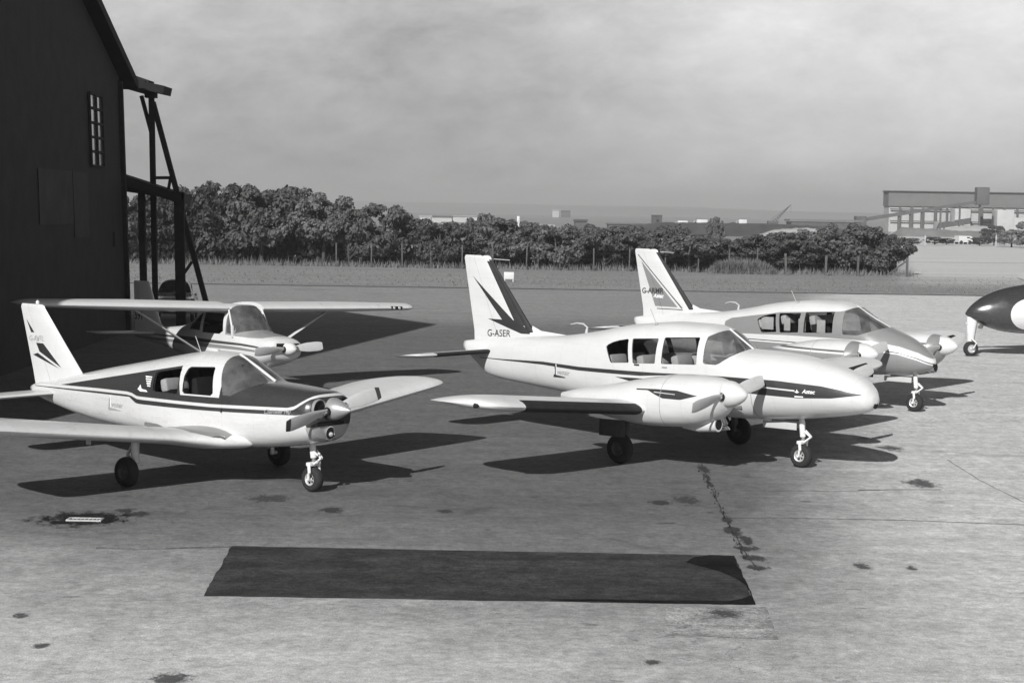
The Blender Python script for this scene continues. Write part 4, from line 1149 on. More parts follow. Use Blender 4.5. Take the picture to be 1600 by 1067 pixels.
# ================================================================== car under the lean-to
def saloon(loc, rz):
    T = thing('parked_car', 'dark rounded saloon car parked facing the apron under the lean-to', 'car', loc, rz)
    mc = paint('car_paint', .17, [], rough=.25, coat=.6)
    st = [(2.0, .72, .42, .5, .58, 2.5, 2.5), (1.9, .82, .34, .62, .6, 2.5, 2.5), (1.5, .90, .28, .72, .6, 2.6, 3), (.7, .95, .25, .76, .6, 2.6, 3), (-.9, .95, .25, .77, .6, 2.6, 3), (-1.7, .88, .28, .72, .6, 2.6, 3), (-2.0, .72, .36, .6, .58, 2.5, 2.5), (-2.08, .62, .46, .4, .55, 2.5, 2.5)]
    part('body', hull(st, .12, 32), mc, T, 50)
    cab = [(.85, .96, .85, .60, .9, 2.5, 2.5), (.55, 1.2, .8, .60, .9, 2.6, 2.5), (.25, 1.40, .8, .585, .9, 2.8, 2.5), (-.3, 1.46, .8, .59, .9, 2.8, 2.5), (-.8, 1.42, .8, .58, .9, 2.8, 2.5), (-1.2, 1.2, .8, .56, .9, 2.6, 2.5), (-1.5, .95, .8, .5, .88, 2.5, 2.5)]
    me = hull(cab, .1, 32).mesh('cabin')
    res = cut_openings(me, [[(.86, .99), (1.0, 1.05), (.4, 1.7), (.24, 1.37), (.60, .99)], [(.16, 1.0), (.48, 1.0), (.18, 1.33), (-.3, 1.36), (-.35, 1.0)], [(-.45, 1.0), (-1.02, 1.0), (-.82, 1.30), (-.45, 1.35)], [(-1.14, 1.02), (-1.0, 1.32), (-1.5, 1.4), (-1.6, 1.02)]])
    link('cabin', me, mc, T)
    panes(T, res[:3], ['windscreen', 'side_window', 'side_window'], dict(windscreen=m_glass, side_window=m_glass), 0)
    link('rear_window', faces_mesh('rear_window', res[3]), m_glass, T)
    for q in (-1, 1):
        f = MB(); f.rings([section(x, zt, .30, .18 * s, .55, 2.2, 2.5, 20, q * .66) for x, zt, s in ((2.06, .62, .3), (2.02, .74, .7), (1.9, .82, .9), (1.4, .84, 1), (.8, .78, .9), (.3, .62, .5))]); part('wing_panel', f, mc, T, 50)
        part('headlight', MB().lathe([(-.03, .10), (.03, .10), (.06, .07), (.07, .02)], (2.02, q * .60, .68), 'x', 20), m_lamp, T)
        for x in (1.3, -1.35): wheel('wheel', T, (x, q * .64, .31), .31, .15, .19)
        part('wing_mirror', MB().lathe([(0, .05), (.015, .05), (.03, .02)], (1.2, q * .75, .95), 'x', 12), m_rim, T)
    part('bumper', MB().tube([(2.0, -.78, .42), (2.14, -.5, .42), (2.16, 0, .42), (2.14, .5, .42), (2.0, .78, .42)], .045, 10), m_rim, T)
    gr = MB()
    for k in range(7): gr.box((2.035, 0, .50 + k * .033), (.03, .52 - abs(k - 3) * .03, .014))
    part('grille', gr, m_rim, T)
    part('number_plate', MB().box((2.19, 0, .40), (.015, .42, .1)), m_panel, T)
    for y in (-.3, .3): seat(T, -.1, y, .65, 1.15, False)
    return T


cpos = at(274, 470, 63.5); saloon((cpos.x, 63.5, 0), R(-90 + 8))

# ================================================================== hedge trees
def mat_leaf(name, v, tr=.12):
    m, g, b = new_mat(name); o = g.obj()
    n = g.noise(o, 1.1, 3); n2 = g.noise(o, 7, 2)
    oi = g.node('ShaderNodeObjectInfo')
    c = g.math('MULTIPLY', g.rng(n, .3, .7, .7, 1.3), v); c = g.math('MULTIPLY', c, g.rng(n2, .3, .7, .75, 1.25)); c = g.math('MULTIPLY', c, g.rng(oi.outputs['Random'], 0, 1, .75, 1.3))
    g.put(b.inputs['Base Color'], g.gray(c)); b.inputs['Roughness'].default_value = .6; b.inputs['Specular IOR Level'].default_value = .25
    t = g.node('ShaderNodeBsdfTranslucent'); g.put(t.inputs[0], g.gray(c)); mx = g.node('ShaderNodeMixShader'); mx.inputs[0].default_value = tr
    g.l.new(b.outputs[0], mx.inputs[1]); g.l.new(t.outputs[0], mx.inputs[2]); g.l.new(mx.outputs[0], g.n['Material Output'].inputs[0])
    return m


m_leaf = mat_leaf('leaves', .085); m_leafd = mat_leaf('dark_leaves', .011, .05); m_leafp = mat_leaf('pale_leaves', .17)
m_bark = simple('bark', .05, .9, var=.4, scale=6, bump=.4)


def crown_mesh(seed, blobs=34, leaves=90, rad=(.16, .30), low=.28, lsize=(.016, .042), spread=.5, cone=0):
    """crown about 1 unit tall, 1 unit wide, made of leaf sprays on many small boughs"""
    rnd = random.Random(seed); vs, fs = [], []
    for b in range(blobs):
        a = rnd.uniform(0, 2 * math.pi); h = rnd.uniform(low, .93); env = spread * (math.sin(math.pi * min(1, max(0.02, (h - low + .12) / (1.12 - low)))) ** .6) * (1 - cone * h)
        r = env * math.sqrt(rnd.uniform(.15, 1)); c = Vector((r * math.cos(a), r * math.sin(a), h)); br = rnd.uniform(*rad) * (1.15 - .55 * h)
        c.z = min(c.z, 1 - br * .6)
        for k in range(int(leaves * (br / rad[1]) ** 1.2) + 12):
            d = Vector((rnd.gauss(0, 1), rnd.gauss(0, 1), rnd.gauss(.25, .9))).normalized()
            p = c + Vector((d.x * br, d.y * br, d.z * br * .72)) * rnd.uniform(.55, 1.08)
            nrm = (d + Vector((rnd.uniform(-.8, .8), rnd.uniform(-.8, .8), rnd.uniform(-.3, .9)))).normalized()
            u = nrm.orthogonal().normalized(); u.rotate(Matrix.Rotation(rnd.uniform(0, 6.28), 3, nrm)); w = nrm.cross(u); s = rnd.uniform(*lsize)
            i = len(vs); q = rnd.uniform(.45, .8)
            vs += [p - u * s, p + w * s * q - u * s * .1 + nrm * s * .15, p + u * s, p - w * s * q + u * s * .1 + nrm * s * .1]; fs.append((i, i + 1, i + 2, i + 3))
    me = bpy.data.meshes.new('crown'); me.from_pydata(vs, [], fs); return me


def trunk_mesh(seed):
    rnd = random.Random(seed); m = MB()
    m.tube([(0, 0, -.02), (.01, .01, .2), (-.01, .02, .45), (.02, 0, .75)], [.04, .032, .024, .008], 8)
    for k in range(6):
        a = rnd.uniform(0, 6.28); z = rnd.uniform(.12, .5); L = rnd.uniform(.2, .36)
        m.tube([(0, 0, z), (L * .5 * math.cos(a), L * .5 * math.sin(a), z + .1), (L * math.cos(a), L * math.sin(a), z + .27)], [.02, .013, .005], 6)
    return m.mesh('trunk')


CR = [crown_mesh(s, 48, 230, (.07, .20), low=.42, spread=.58) for s in (1, 2, 3)] + [crown_mesh(4, 44, 250, (.09, .22), .22, spread=.55), crown_mesh(5, 64, 200, (.06, .17), .28, spread=.58)]
TK = [trunk_mesh(s) for s in (1, 2)]
for m in CR: m.materials.append(m_leaf)
for m in TK: m.materials.append(m_bark)
CRp = CR[3].copy(); CRp.materials.clear(); CRp.materials.append(m_leafp)
TC = []


m_leafk = mat_leaf('shaded_leaves', .045, .1); CRk = [CR[0].copy(), CR[2].copy()]  # leaf colour darkened to paint shade into the trees behind the lean-to
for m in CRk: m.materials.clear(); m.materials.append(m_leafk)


def tree(u, v_top, dist, wpx, label, group, var, mat=None, name='hedge_tree'):
    dist *= .925; x = px(u, dist); top = at(u, v_top, dist).z; w = wpx / F_PX * dist
    T = thing(name, label, 'tree', (x, dist, -.05), random.uniform(0, 6.28), group)
    c = bpy.data.objects.new('crown', CR[var] if mat is None else mat); COL.objects.link(c); c.parent = T; c.scale = (w, w, top + .05)
    t = bpy.data.objects.new('trunk', TK[var % 2]); COL.objects.link(t); t.parent = T; t.scale = (min(w, 4), min(w, 4), top)
    return T


ORD = ['first', 'second', 'third', 'fourth', 'fifth', 'sixth', 'seventh', 'eighth', 'ninth', 'tenth', 'eleventh', 'twelfth', 'thirteenth']
tall = [(222, 300, 139, 95), (262, 292, 141, 100), (302, 288, 138, 95), (352, 283, 140, 120), (408, 293, 138, 100), (455, 290, 140, 105), (506, 300, 138, 95), (545, 326, 137, 70), (598, 317, 138, 100)]
for i, (u, v, d, w) in enumerate(tall):
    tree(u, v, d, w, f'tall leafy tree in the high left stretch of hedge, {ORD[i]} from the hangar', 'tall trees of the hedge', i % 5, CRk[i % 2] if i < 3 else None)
lowt = [(648, 340, 139, 85), (688, 346, 137, 75), (728, 345, 139, 80), (757, 333, 141, 60), (790, 340, 138, 85), (830, 347, 139, 80), (868, 352, 137, 75), (905, 349, 139, 80), (945, 353, 137, 80), (982, 352, 139, 75), (1018, 358, 137, 75), (1050, 350, 141, 60)]
for i, (u, v, d, w) in enumerate(lowt):
    tree(u, v, d, w, f'low bushy tree in the middle stretch of hedge, {ORD[i]} right of the tall trees', 'low trees of the hedge', (i * 2 + 1) % 5)
rt = [(1078, 366, 136, 85), (1118, 372, 138, 75), (1152, 372, 140, 75), (1190, 366, 138, 85), (1232, 362, 137, 85), (1272, 358, 138, 85), (1315, 348, 138, 95), (1352, 352, 137, 90), (1386, 366, 137, 70)]
for i, (u, v, d, w) in enumerate(rt):
    tree(u, v, d, w, f'bushy hedge tree left of the open field, {ORD[len(rt) - 1 - i]} from the hedge end', 'right hedge trees', (i * 3 + 2) % 5)
# undergrowth of near-black leaves painting self-shadow at the hedge bottom: nobody could count it
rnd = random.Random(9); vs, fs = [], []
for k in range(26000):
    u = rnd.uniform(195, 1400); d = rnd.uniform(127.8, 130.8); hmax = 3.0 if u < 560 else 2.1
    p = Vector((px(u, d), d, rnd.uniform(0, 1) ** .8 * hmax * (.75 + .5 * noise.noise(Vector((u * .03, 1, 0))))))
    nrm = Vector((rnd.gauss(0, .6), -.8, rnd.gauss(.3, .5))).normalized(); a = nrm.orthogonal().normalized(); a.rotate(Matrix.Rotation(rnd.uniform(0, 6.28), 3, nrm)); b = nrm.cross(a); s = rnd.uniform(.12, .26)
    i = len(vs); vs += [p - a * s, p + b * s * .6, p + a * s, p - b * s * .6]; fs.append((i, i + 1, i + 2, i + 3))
me = bpy.data.meshes.new('shade_undergrowth'); me.from_pydata(vs, [], fs); link('shade_undergrowth', me, m_leafd)['kind'] = 'stuff'
# pale bracken patch and long grass at the hedge foot
def tufts(name, n, fu, hh, mat, wd=.03):
    vs, fs = [], []
    for k in range(n):
        u, d, h = fu(); x = px(u, d); a = rnd.uniform(0, 6.28); l = h * rnd.uniform(.6, 1.2); lx, ly = rnd.gauss(0, .25) * l, rnd.gauss(0, .25) * l; w = wd * rnd.uniform(.6, 1.5)
        i = len(vs); vs += [(x - w * math.cos(a), d - w * math.sin(a), -.01), (x + w * math.cos(a), d + w * math.sin(a), -.01), (x + lx, d + ly, l)]; fs.append((i, i + 1, i + 2))
    me = bpy.data.meshes.new(name); me.from_pydata(vs, [], fs); o = link(name, me, mat); o['kind'] = 'stuff'; return o


m_straw = simple('long_grass', .15, .95, var=.3, scale=2, spec=.05); m_bracken = mat_leaf('bracken', .14)
tufts('grass', 3500, lambda: (lambda u, d: (u, d, rnd.uniform(.03, .09)))(rnd.uniform(180, 1700), rnd.triangular(94, 126.5, 98)), 1, m_straw, .05)
tufts('long_grass', 5000, lambda: (rnd.uniform(200, 1430), rnd.uniform(125.0, 126.8), rnd.uniform(.15, .5) * (1 if rnd.random() < .8 else 1.6)), 1, m_straw, .03)
tufts('bracken', 9000, lambda: (lambda u: (u, rnd.uniform(123.0, 124.6), .95 * max(.1, 1 - ((u - 1160) / 56) ** 4) * rnd.uniform(.4, 1.1)))(rnd.uniform(1106, 1214)), 1, m_bracken, .05)
# weeds along the tarmac edge and joint
tufts('weeds', 120, lambda: (lambda t: (1098 + t * 80 + rnd.gauss(0, 3), gnd(1098 + t * 80, 726 + t * 150).y + rnd.gauss(0, .05), rnd.uniform(.015, .05)))(rnd.random()), 1, m_leafd, .012)

# ================================================================== fence
m_steelwork0 = simple('rusty_wire', .05, .8)
m_post = simple('fence_wood', .07, .9, var=.4, scale=6)
fz = 124.0
FE = thing('post_and_wire_fence', 'post and wire fence running along the front of the hedge', 'fence', (px(900, fz), fz, 0))
fx0 = px(900, fz); xs_ = []
for u in (525, 580, 628, 673, 722, 770, 823, 875, 928, 984, 1040, 1092, 1140, 1184):
    xs_.append((px(u, 124.8) - fx0, 1.0, rnd.uniform(1.45, 1.7), .09, u))
for u, h, w in ((1228, 1.45, .15), (1291, 1.35, .15), (1341, 1.35, .14), (1418, 1.3, .15)): xs_.append((px(u, fz - 1.2) - fx0, -1.2, h, w, u))
for x, y, h, w, u in xs_:
    p = MB(); p.box((x, y, h / 2 - .05), (w, w, h + .1), Matrix.Rotation(rnd.gauss(0, .025), 3, 'Y'), bev=.012); part('fence_post', p, m_post, FE)
ee = xs_[-1]; part('brace', MB().bar((ee[0], ee[1], 1.1), (ee[0] - 1.4, ee[1], .05), .1, .1), m_post, FE)
for z in (.4, .8, 1.2):
    part('wire', MB().tube([(a[0], a[1] - .06, z + .03 * noise.noise(Vector((a[0], z, 0)))) for a in xs_], .003, 5), m_steelwork0, FE)
part('wire', MB().tube([(ee[0], ee[1], 1.0), (ee[0] + 30, ee[1] + 6, 1.0)], .006, 5), m_steelwork0, FE)

# small white board on the grass
sg_ = gnd(795, 440)
S = thing('notice_board', 'small white board on two short legs standing alone on the grass', 'sign', (sg_.x, sg_.y, 0), R(3))
part('board', MB().box((0, 0, .34), (.56, .05, .40), bev=.01), m_white, S)
for q in (-.24, .24): part('leg', MB().box((q, .03, .08), (.05, .05, .2)), m_white, S)
st_ = gnd(1105, 470)

# ================================================================== far background
m_wall = simple('light_cladding', .34, .8, var=.12, scale=.4); m_roofm = simple('asbestos_roof', .12, .85, var=.15, scale=.3)
m_steelwork = simple('dark_steelwork', .07, .7, var=.2, scale=.5); m_conc = simple('pale_concrete', .36, .85, var=.12, scale=.4); m_bank = simple('dark_bank', .05, .95, var=.5, scale=.15, bump=.4); m_sand = simple('sand_heap', .34, .95, var=.25, scale=.3, bump=.3)
m_brick = simple('dark_brick', .07, .85, var=.3, scale=.6); m_vanw = simple('white_coachwork', .5, .4, var=.06)
FD = 520


def fx(u, d=FD): return px(u, d)


def vz(u, v, d=FD): return at(u, v, d).z


FAC = thing('factory', 'long industrial building with a dark upper wall and pale lower wall on the right skyline', 'factory', (fx(1386), FD, 0))
x0 = fx(1386); X = lambda u: fx(u) - x0
zt, ze = vz(1386, 299), vz(1386, 322)
L_ = X(1386 + 560)
part('upper_wall', MB().box((L_ / 2, 4, (zt + ze) / 2), (L_, 7.6, zt - ze)), m_roofm, FAC)
part('lower_wall', MB().box((L_ / 2, 4.3, ze / 2), (L_ - .6, 7, ze)), m_wall, FAC)
part('roof', MB().add([(-.5, -.5, zt), (L_ + .5, -.5, zt), (L_ + .5, 4, zt + .3), (-.5, 4, zt + .3), (-.5, 8.5, zt), (L_ + .5, 8.5, zt)], [(0, 1, 2, 3), (3, 2, 5, 4), (0, 3, 4), (1, 5, 2), (0, 4, 5, 1)], False), m_roofm, FAC)
for k, u in enumerate((1404, 1422, 1440, 1459, 1477, 1495, 1513, 1531, 1549, 1567, 1587, 1606, 1626, 1650, 1680)):
    part('column', MB().box((X(u), -.2, ze / 2), (.5 + .25 * (k % 2), .3, ze)), m_steelwork, FAC)
for v, h in ((328.5, .35), (347, .3)): part('rail', MB().box((L_ / 2, -.12, vz(1500, v)), (L_ - 1, .2, h)), m_steelwork, FAC)
for u0, u1, v0, v1 in ((1481, 1505, 326, 352), (1546, 1572, 328, 352), (1572, 1592, 340, 352), (1456, 1482, 346, 354)):
    a, b = X(u0), X(u1); za, zb = 0, vz(u0, v0)
    part('store_annexe', MB().box(((a + b) / 2, -4, zb / 2), (b - a, 6, zb), bev=.1), m_conc, FAC)
CV = thing('conveyor', 'sloping enclosed conveyor on trestle legs climbing to a dark head house on the factory', 'conveyor', (fx(1350, 505), 505, 0))
cx = lambda u, v: at(u, v, 505) - Vector((fx(1350, 505), 505, 0))
part('gallery', MB().bar(cx(1345, 344), cx(1440, 329), 1.6, .95).bar(cx(1440, 329), cx(1540, 314), 1.5, .7), m_steelwork, CV)
for u, v in ((1404, 336), (1422, 333), (1440, 330), (1470, 325), (1500, 320), (1531, 317)):
    a = cx(u, v); part('trestle_leg', MB().bar(a, (a.x, 0, 0), .45, .45), m_steelwork, CV)
a, b = cx(1524, 320), cx(1545, 293); part('head_house', MB().box(((a.x + b.x) / 2, 0, (a.z + b.z) / 2), (b.x - a.x, 3, b.z - a.z), bev=.3), m_steelwork, CV)
a, b = cx(1336, 352), cx(1352, 338); part('tail_house', MB().box(((a.x + b.x) / 2, 0, b.z / 2), (b.x - a.x, 4, b.z)), m_brick, CV)
SH = thing('long_shed', 'long low dark shed left of the conveyor', 'shed', (fx(1290, 480), 480, 0))
a, b = at(1236, 344, 480), at(1345, 342, 480)
part('wall', MB().box((0, 5, a.z / 2 - .2), (b.x - a.x, 9, a.z - .4)), m_brick, SH); part('roof', MB().box((0, 5, a.z + .0), (b.x - a.x + 1, 10, .5)), m_roofm, SH)


def mound(name, label, cat, pts, d, depth, mat, kind=None, seed=0):
    """ridge of spoil: silhouette points in the photo at distance d"""
    X0 = px(pts[0][0], d); rows = []
    P = []
    for (a, b), (c, e) in zip(pts, pts[1:]):
        for j in range(8): P.append((a + (c - a) * j / 8, b + (e - b) * j / 8))
    P.append(pts[-1])
    for j, f in enumerate((0, .25, .6, .9, 1, .9, .5, 0)):
        y = d + depth * (j / 7 - .5); rows.append([(px(u, d), y + depth * .1 * noise.noise(Vector((u * .05, j, seed))), max(-.02, at(u, v, d).z) * f * (1 + .12 * noise.noise(Vector((u * .12, j * .7, seed)))) - .02) for u, v in P])
    m = MB(); m.rings(rows, close=False, cap=(False, False)); o = part(name, m, mat)
    if kind: o['kind'] = kind
    else: tag(o, label, cat)
    return o


mound('embankment', '', '', [(940, 372), (985, 352), (1040, 347.5), (1110, 348), (1180, 349), (1240, 351), (1300, 354), (1340, 366)], 350, 16, m_bank, 'structure', 1)
mound('sand_heap', 'pale flat sand heap at the foot of the dark bank behind the hedge', 'sand heap', [(1180, 369), (1205, 360), (1240, 356), (1275, 357), (1300, 364)], 330, 12, m_sand, None, 2)
mound('spoil_heap', 'pale sloping spoil heap in front of the factory', 'spoil heap', [(1455, 364), (1480, 357), (1505, 353), (1530, 352), (1560, 357), (1585, 364)], 420, 16, m_conc, None, 3)
mound('bank', '', '', [(1395, 366), (1410, 355), (1450, 357), (1500, 361), (1600, 362), (1700, 362), (1720, 368)], 400, 12, simple('gray_bank', .17, .95, var=.3, scale=.2), 'structure', 4)


def lorry(u, v, d, wpx, hpx, label, z=0.0):
    s = d / F_PX; L, h = wpx * s, hpx * s; p = at(u, v, d)
    T = thing('parked_lorry', label, 'lorry', (p.x, d, p.z - h * .25))
    part('load_body', MB().box((L * .12, 0, h * .66), (L * .74, 2.0, h * .72), bev=.06), m_vanw, T)
    part('cab', MB().box((-L * .36, 0, h * .5), (L * .24, 1.9, h * .55), bev=.1), m_vanw, T)
    part('cab_window', MB().box((-L * .38, -.96, h * .62), (L * .14, .04, h * .2)), m_dark, T)
    for x in (-.34, .0, .34): 
        for q in (-.85, .85): part('wheel', MB().lathe([(-.12, .25), (-.1, .34), (.1, .34), (.12, .25)], (x * L, q, .28), 'y', 16), m_tyre, T)
    part('chassis', MB().box((0, 0, h * .27), (L * .9, 1.2, .12)), m_steelwork, T)
    return T


lorry(1064, 352, 354, 20, 9, 'small white lorry on the dark bank, nearest the dark square hut')
lorry(1094, 351, 354, 22, 10, 'small white lorry on the dark bank, in the middle of the three')
lorry(1158, 351, 354, 16, 10, 'small white lorry on the dark bank, nearest the crane')
HU = thing('square_hut', 'dark square hut standing on the bank above the hedge', 'hut', (px(1025, 352), 352, vz(1025, 358, 352)))
hh = vz(1025, 337, 352) - vz(1025, 358, 352)
part('wall', MB().box((0, 0, hh / 2), (1.9, 2, hh)), m_brick, HU); part('roof', MB().box((0, 0, hh + .05), (2.1, 2.2, .14)), m_steelwork, HU)
part('window', MB().box((.1, -1.005, hh * .62), (.5, .03, .4)), m_dark, HU)
# lattice crane
CRN = thing('lattice_crane', 'small lattice-jib crane leaning right above the hedge', 'crane', (px(1210, 356), 356, vz(1210, 350, 356) - .4))
k0 = Vector((px(1210, 356), 356, vz(1210, 350, 356) - .4)); a, b = at(1208, 348, 356) - k0, at(1236, 320, 356) - k0
part('cab', MB().box((-.5, 0, .5), (2.0, 1.6, .9), bev=.08), m_steelwork, CRN); part('track', MB().box((-.4, -.7, 0), (2.2, .4, .35), bev=.15).box((-.4, .7, 0), (2.2, .4, .35), bev=.15), m_steelwork, CRN)
jb = MB(); n_ = Vector((-(b - a).z, 0, (b - a).x)).normalized() * .28
for q in (-1, 1):
    for s in (-1, 1): jb.bar(a + n_ * s * .9 + Vector((0, q * .2, 0)), b + Vector((0, q * .1, 0)), .07, .07)
for i in range(9):
    t = i / 9; p = a + (b - a) * t; q = a + (b - a) * (t + .1); w0, w1 = .9 * (1 - t), .9 * (1 - t - .1)
    jb.bar(p + n_ * w0, q - n_ * w1, .05, .05); jb.bar(p - n_ * w0, q + n_ * w1, .05, .05)
part('jib', jb, m_steelwork, CRN); part('jib_cable', MB().tube([(-.9, 0, 1.2), a + (b - a) * .98], .03, 5).tube([b, b - Vector((0, 0, 1.6))], .02, 5), m_steelwork, CRN)
# bare-trunked tree in front of the bank
tree(1117, 338, 200, 26, 'thin tree with a pale bare trunk rising above the hedge in front of the bank', None, 0, None, 'thin_tree')
# white van and things at the far edge of the field
vp = gnd(1505, 381.5)
V = thing('white_van', 'white van parked at the far edge of the open field on the right', 'van', (vp.x, vp.y, 0), R(12))
vb = MB(); vb.rings([[(x, y, z) for y, z in ((-.85, .3), (-.88, .9), (-.78, 1.15 if f else 1.3), (.78, 1.15 if f else 1.3), (.88, .9), (.85, .3))] for x, f in ((-1.15, 0), (.75, 0), (1.15, 1))], smooth=False); part('body', vb, m_vanw, V)
part('side_window', MB().box((.45, -.86, 1.0), (.5, .03, .25)), m_dark, V)
for x in (-.75, .75):
    for q in (-.8, .8): part('wheel', MB().lathe([(-.1, .2), (-.08, .29), (.08, .29), (.1, .2)], (x, q, .28), 'y', 16), m_tyre, V)
for i, (u, v, h, lab) in enumerate(((1445, 386, 1.6, 'pale post at the far edge of the field, left of the white van'), (1556, 386, 1.75, 'pale post at the far edge of the field, right of the white van'))):
    p = gnd(u, v); T = tag(part('marker_post', MB().box((0, 0, h / 2), (.16, .16, h), bev=.03), m_conc), lab, 'post', 'marker posts of the far field'); T.location = (p.x, p.y, 0)
CRd = CR[4].copy(); CRd.materials.clear(); CRd.materials.append(m_leaf)
bush = [(1424, 372, 292, 26, 'far bush beside the left pale post'), (1460, 370, 300, 30, 'far dark bush between the left pale post and the white van'), (1478, 372, 300, 24, 'small far bush just left of the white van'), (1530, 371, 295, 30, 'far bush just right of the white van'), (1552, 352, 300, 34, 'dark far tree between the van and the right edge, beside the right pale post'), (1580, 358, 285, 44, 'larger far bush right of the right pale post'), (1612, 345, 280, 56, 'big far bush at the right edge of the photo in front of the factory'), (1660, 350, 280, 60, 'far bush beyond the right edge of the photo')]
for u, v, d, w, lab in bush[:7]: tree(u, v, d, w, lab, None, 3 if w > 30 else 4, CRp if w in (44, 56) else CRd, 'field_bush')
wl_ = [gnd(1415, 386), gnd(1475, 386)]
tag(part('low_pale_wall', MB().bar((wl_[0].x, wl_[0].y, .12), (wl_[1].x, wl_[1].y, .12), .3, .26), m_conc), 'low pale wall at the far edge of the field', 'wall')

# distant town
def shed(u0, u1, v, d, mat, rmat, label, name='distant_shed'):
    a, b = px(u0, d), px(u1, d); h = at((u0 + u1) / 2, v, d).z
    T = thing(name, label, 'building', ((a + b) / 2, d, 0)); w = b - a
    part('wall', MB().box((0, 4, h * .4), (w, 8, h * .8)), mat, T)
    part('roof', MB().add([(-w / 2 - .3, -.3, h * .8), (w / 2 + .3, -.3, h * .8), (w / 2 + .3, 4, h), (-w / 2 - .3, 4, h), (-w / 2 - .3, 8.3, h * .8), (w / 2 + .3, 8.3, h * .8)], [(0, 1, 2, 3), (3, 2, 5, 4), (0, 3, 4), (1, 5, 2), (0, 4, 5, 1)], False), rmat, T)
    return T


shed(655, 672, 337, 560, m_vanw, m_vanw, 'small bright white shed roof beyond the hedge right of the tall trees')
shed(674, 705, 337.5, 600, m_conc, m_roofm, 'pale low shed beyond the hedge, between the white shed roof and the long gray range')
shed(707, 760, 337, 640, m_conc, m_conc, 'long pale gray range of sheds beyond the hedge')
shed(690, 712, 347, 420, m_vanw, m_roofm, 'low white-walled hut just showing over the hedge below the gray range')
shed(838, 864, 351, 300, m_vanw, m_vanw, 'bright white low building just over the middle of the hedge')
shed(898, 916, 343, 430, m_brick, m_steelwork, 'dark square building over the hedge right of the white one')
shed(950, 1016, 349, 430, m_brick, m_roofm, 'long dark low building left of the square hut')
shed(862, 872, 327, 1500, m_conc, m_conc, 'pale slab block of flats far away, left one of the pair', 'distant_tower_block')
shed(876, 890, 329, 1500, m_brick, m_brick, 'darker slab block of flats far away, right one of the pair', 'distant_tower_block')
tag(part('white_mast', MB().box((0, 0, 1.6), (.5, .5, 3.2), bev=.1), m_vanw), 'white mast standing above the hedge left of the white building', 'mast').location = (px(809, 330), 330, 0)
# hills
for nm, d, base, amp, sd in (('hills', 4700, 16, 8, 1), ('far_hills', 5300, 27, 12, 2)):
    rows = []
    for j, f in enumerate((0, .6, 1, .6, 0)):
        rows.append([(x, d + 90 * (j - 2), f * max(3, base + amp * noise.noise(Vector((x * .0006, sd, 0))) + amp * .3 * noise.noise(Vector((x * .003, sd, 0))) - max(0, x - 400) * .012)) for x in range(-2600, 2601, 60)])
    o = part(nm, MB().rings(rows, close=False, cap=(False, False)), simple('hill_green', .14, .95, var=.4, scale=.004)); o['kind'] = 'structure'

# ================================================================== air and sky
hz = MB(); hz.box((0, 2700, 29), (7600, 5900, 60)); hm, hg, hb = new_mat('haze_air'); hg.n.remove(hb)
pv = hg.node('ShaderNodeVolumePrincipled'); pv.inputs['Color'].default_value = (.92, .92, .92, 1); pv.inputs['Density'].default_value = .00042; pv.inputs['Anisotropy'].default_value = .2
hg.l.new(pv.outputs[0], hg.n['Material Output'].inputs['Volume'])
HZ = part('haze', hz, hm); HZ['kind'] = 'stuff'

w = bpy.data.worlds.new('World'); sc.world = w; w.use_nodes = True
g = NG(w.node_tree); bg = g.n['Background']
sky = g.node('ShaderNodeTexSky', sky_type='NISHITA'); sky.sun_disc = False; sky.sun_elevation = EL; sky.sun_rotation = AZ + math.pi
sky.air_density = 1; sky.dust_density = 1.5; sky.ozone_density = 1
bw = g.node('ShaderNodeRGBToBW'); g.l.new(sky.outputs[0], bw.inputs[0])
tc = g.node('ShaderNodeTexCoord').outputs['Generated']; x, y, z = g.sep(tc)
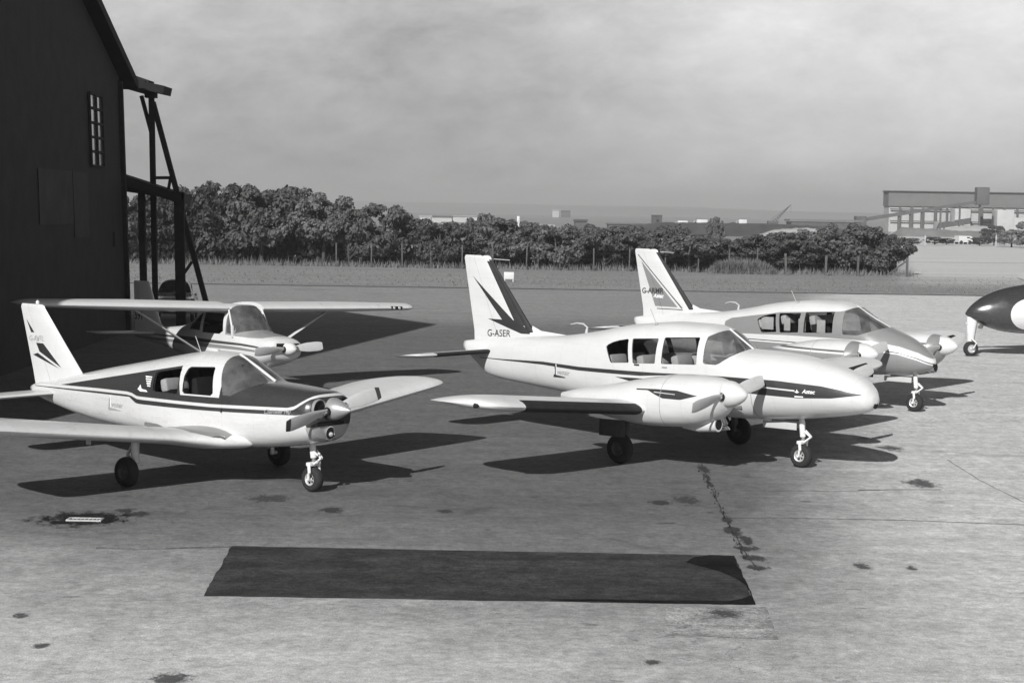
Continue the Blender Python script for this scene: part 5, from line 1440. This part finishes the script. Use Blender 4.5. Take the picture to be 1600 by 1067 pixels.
# project the view direction on a cloud layer
zz = g.math('MAXIMUM', z, .02); cu = g.node('ShaderNodeCombineXYZ'); den = g.math('ADD', zz, .10)
g.put(cu.inputs[0], g.math('DIVIDE', x, den)); g.put(cu.inputs[1], g.math('DIVIDE', y, den)); g.put(cu.inputs[2], 0.0)
dv = g.node('ShaderNodeCombineXYZ'); g.put(dv.inputs[0], x); g.put(dv.inputs[1], g.math('MULTIPLY', z, 1.7)); g.put(dv.inputs[2], y)
c1 = g.noise(g.mapping(dv.outputs[0], (1, 1, 1), (0, 0, 0), (2.3, 1.1, 0)), 5.5, 8, .60, .5)
c2 = g.noise(g.mapping(dv.outputs[0], (1, 1.25, 1), (0, 0, -.25), (5, 3, 0)), 16, 8, .66, .3)
c3 = g.noise(dv.outputs[0], 170, 3, .75)
cl = g.math('ADD', g.math('MULTIPLY', g.rng(c1, .28, .72, -1, 1), .24), g.math('MULTIPLY', g.rng(c2, .3, .7, -1, 1), .20))
cl = g.math('ADD', cl, g.math('MULTIPLY', g.rng(c3, .25, .75, -1, 1), .035))
rightb = g.rng(x, -.06, .26, 0, .62, True)               # veiling brightness added to the sky on the right
cloud = g.math('MULTIPLY', g.math('ADD', g.math('ADD', cl, rightb), .97), g.rng(z, .02, .11, .92, 1.30))
veil = g.rng(z, .15, .55, 1, .0, True)                   # cloud bank near the horizon; clear sky above, dimmed to deepen the shadows
low = g.math('MULTIPLY', cloud, 4.6)
val = g.mix(g.math('MULTIPLY', veil, .92), g.math('MULTIPLY', bw.outputs[0], .24), low)
g.put(bg.inputs['Color'], g.gray(val)); bg.inputs['Strength'].default_value = .075
sc.view_settings.view_transform = 'Standard'; sc.view_settings.look = 'None'; sc.view_settings.exposure = 0.5; sc.view_settings.gamma = 1
sc.cycles.volume_bounces = 0; sc.cycles.max_bounces = 8; sc.cycles.transparent_max_bounces = 16; sc.cycles.diffuse_bounces = 3
try:
    sc.cycles.volume_step_rate = 10; sc.cycles.use_denoising = True
except Exception: pass
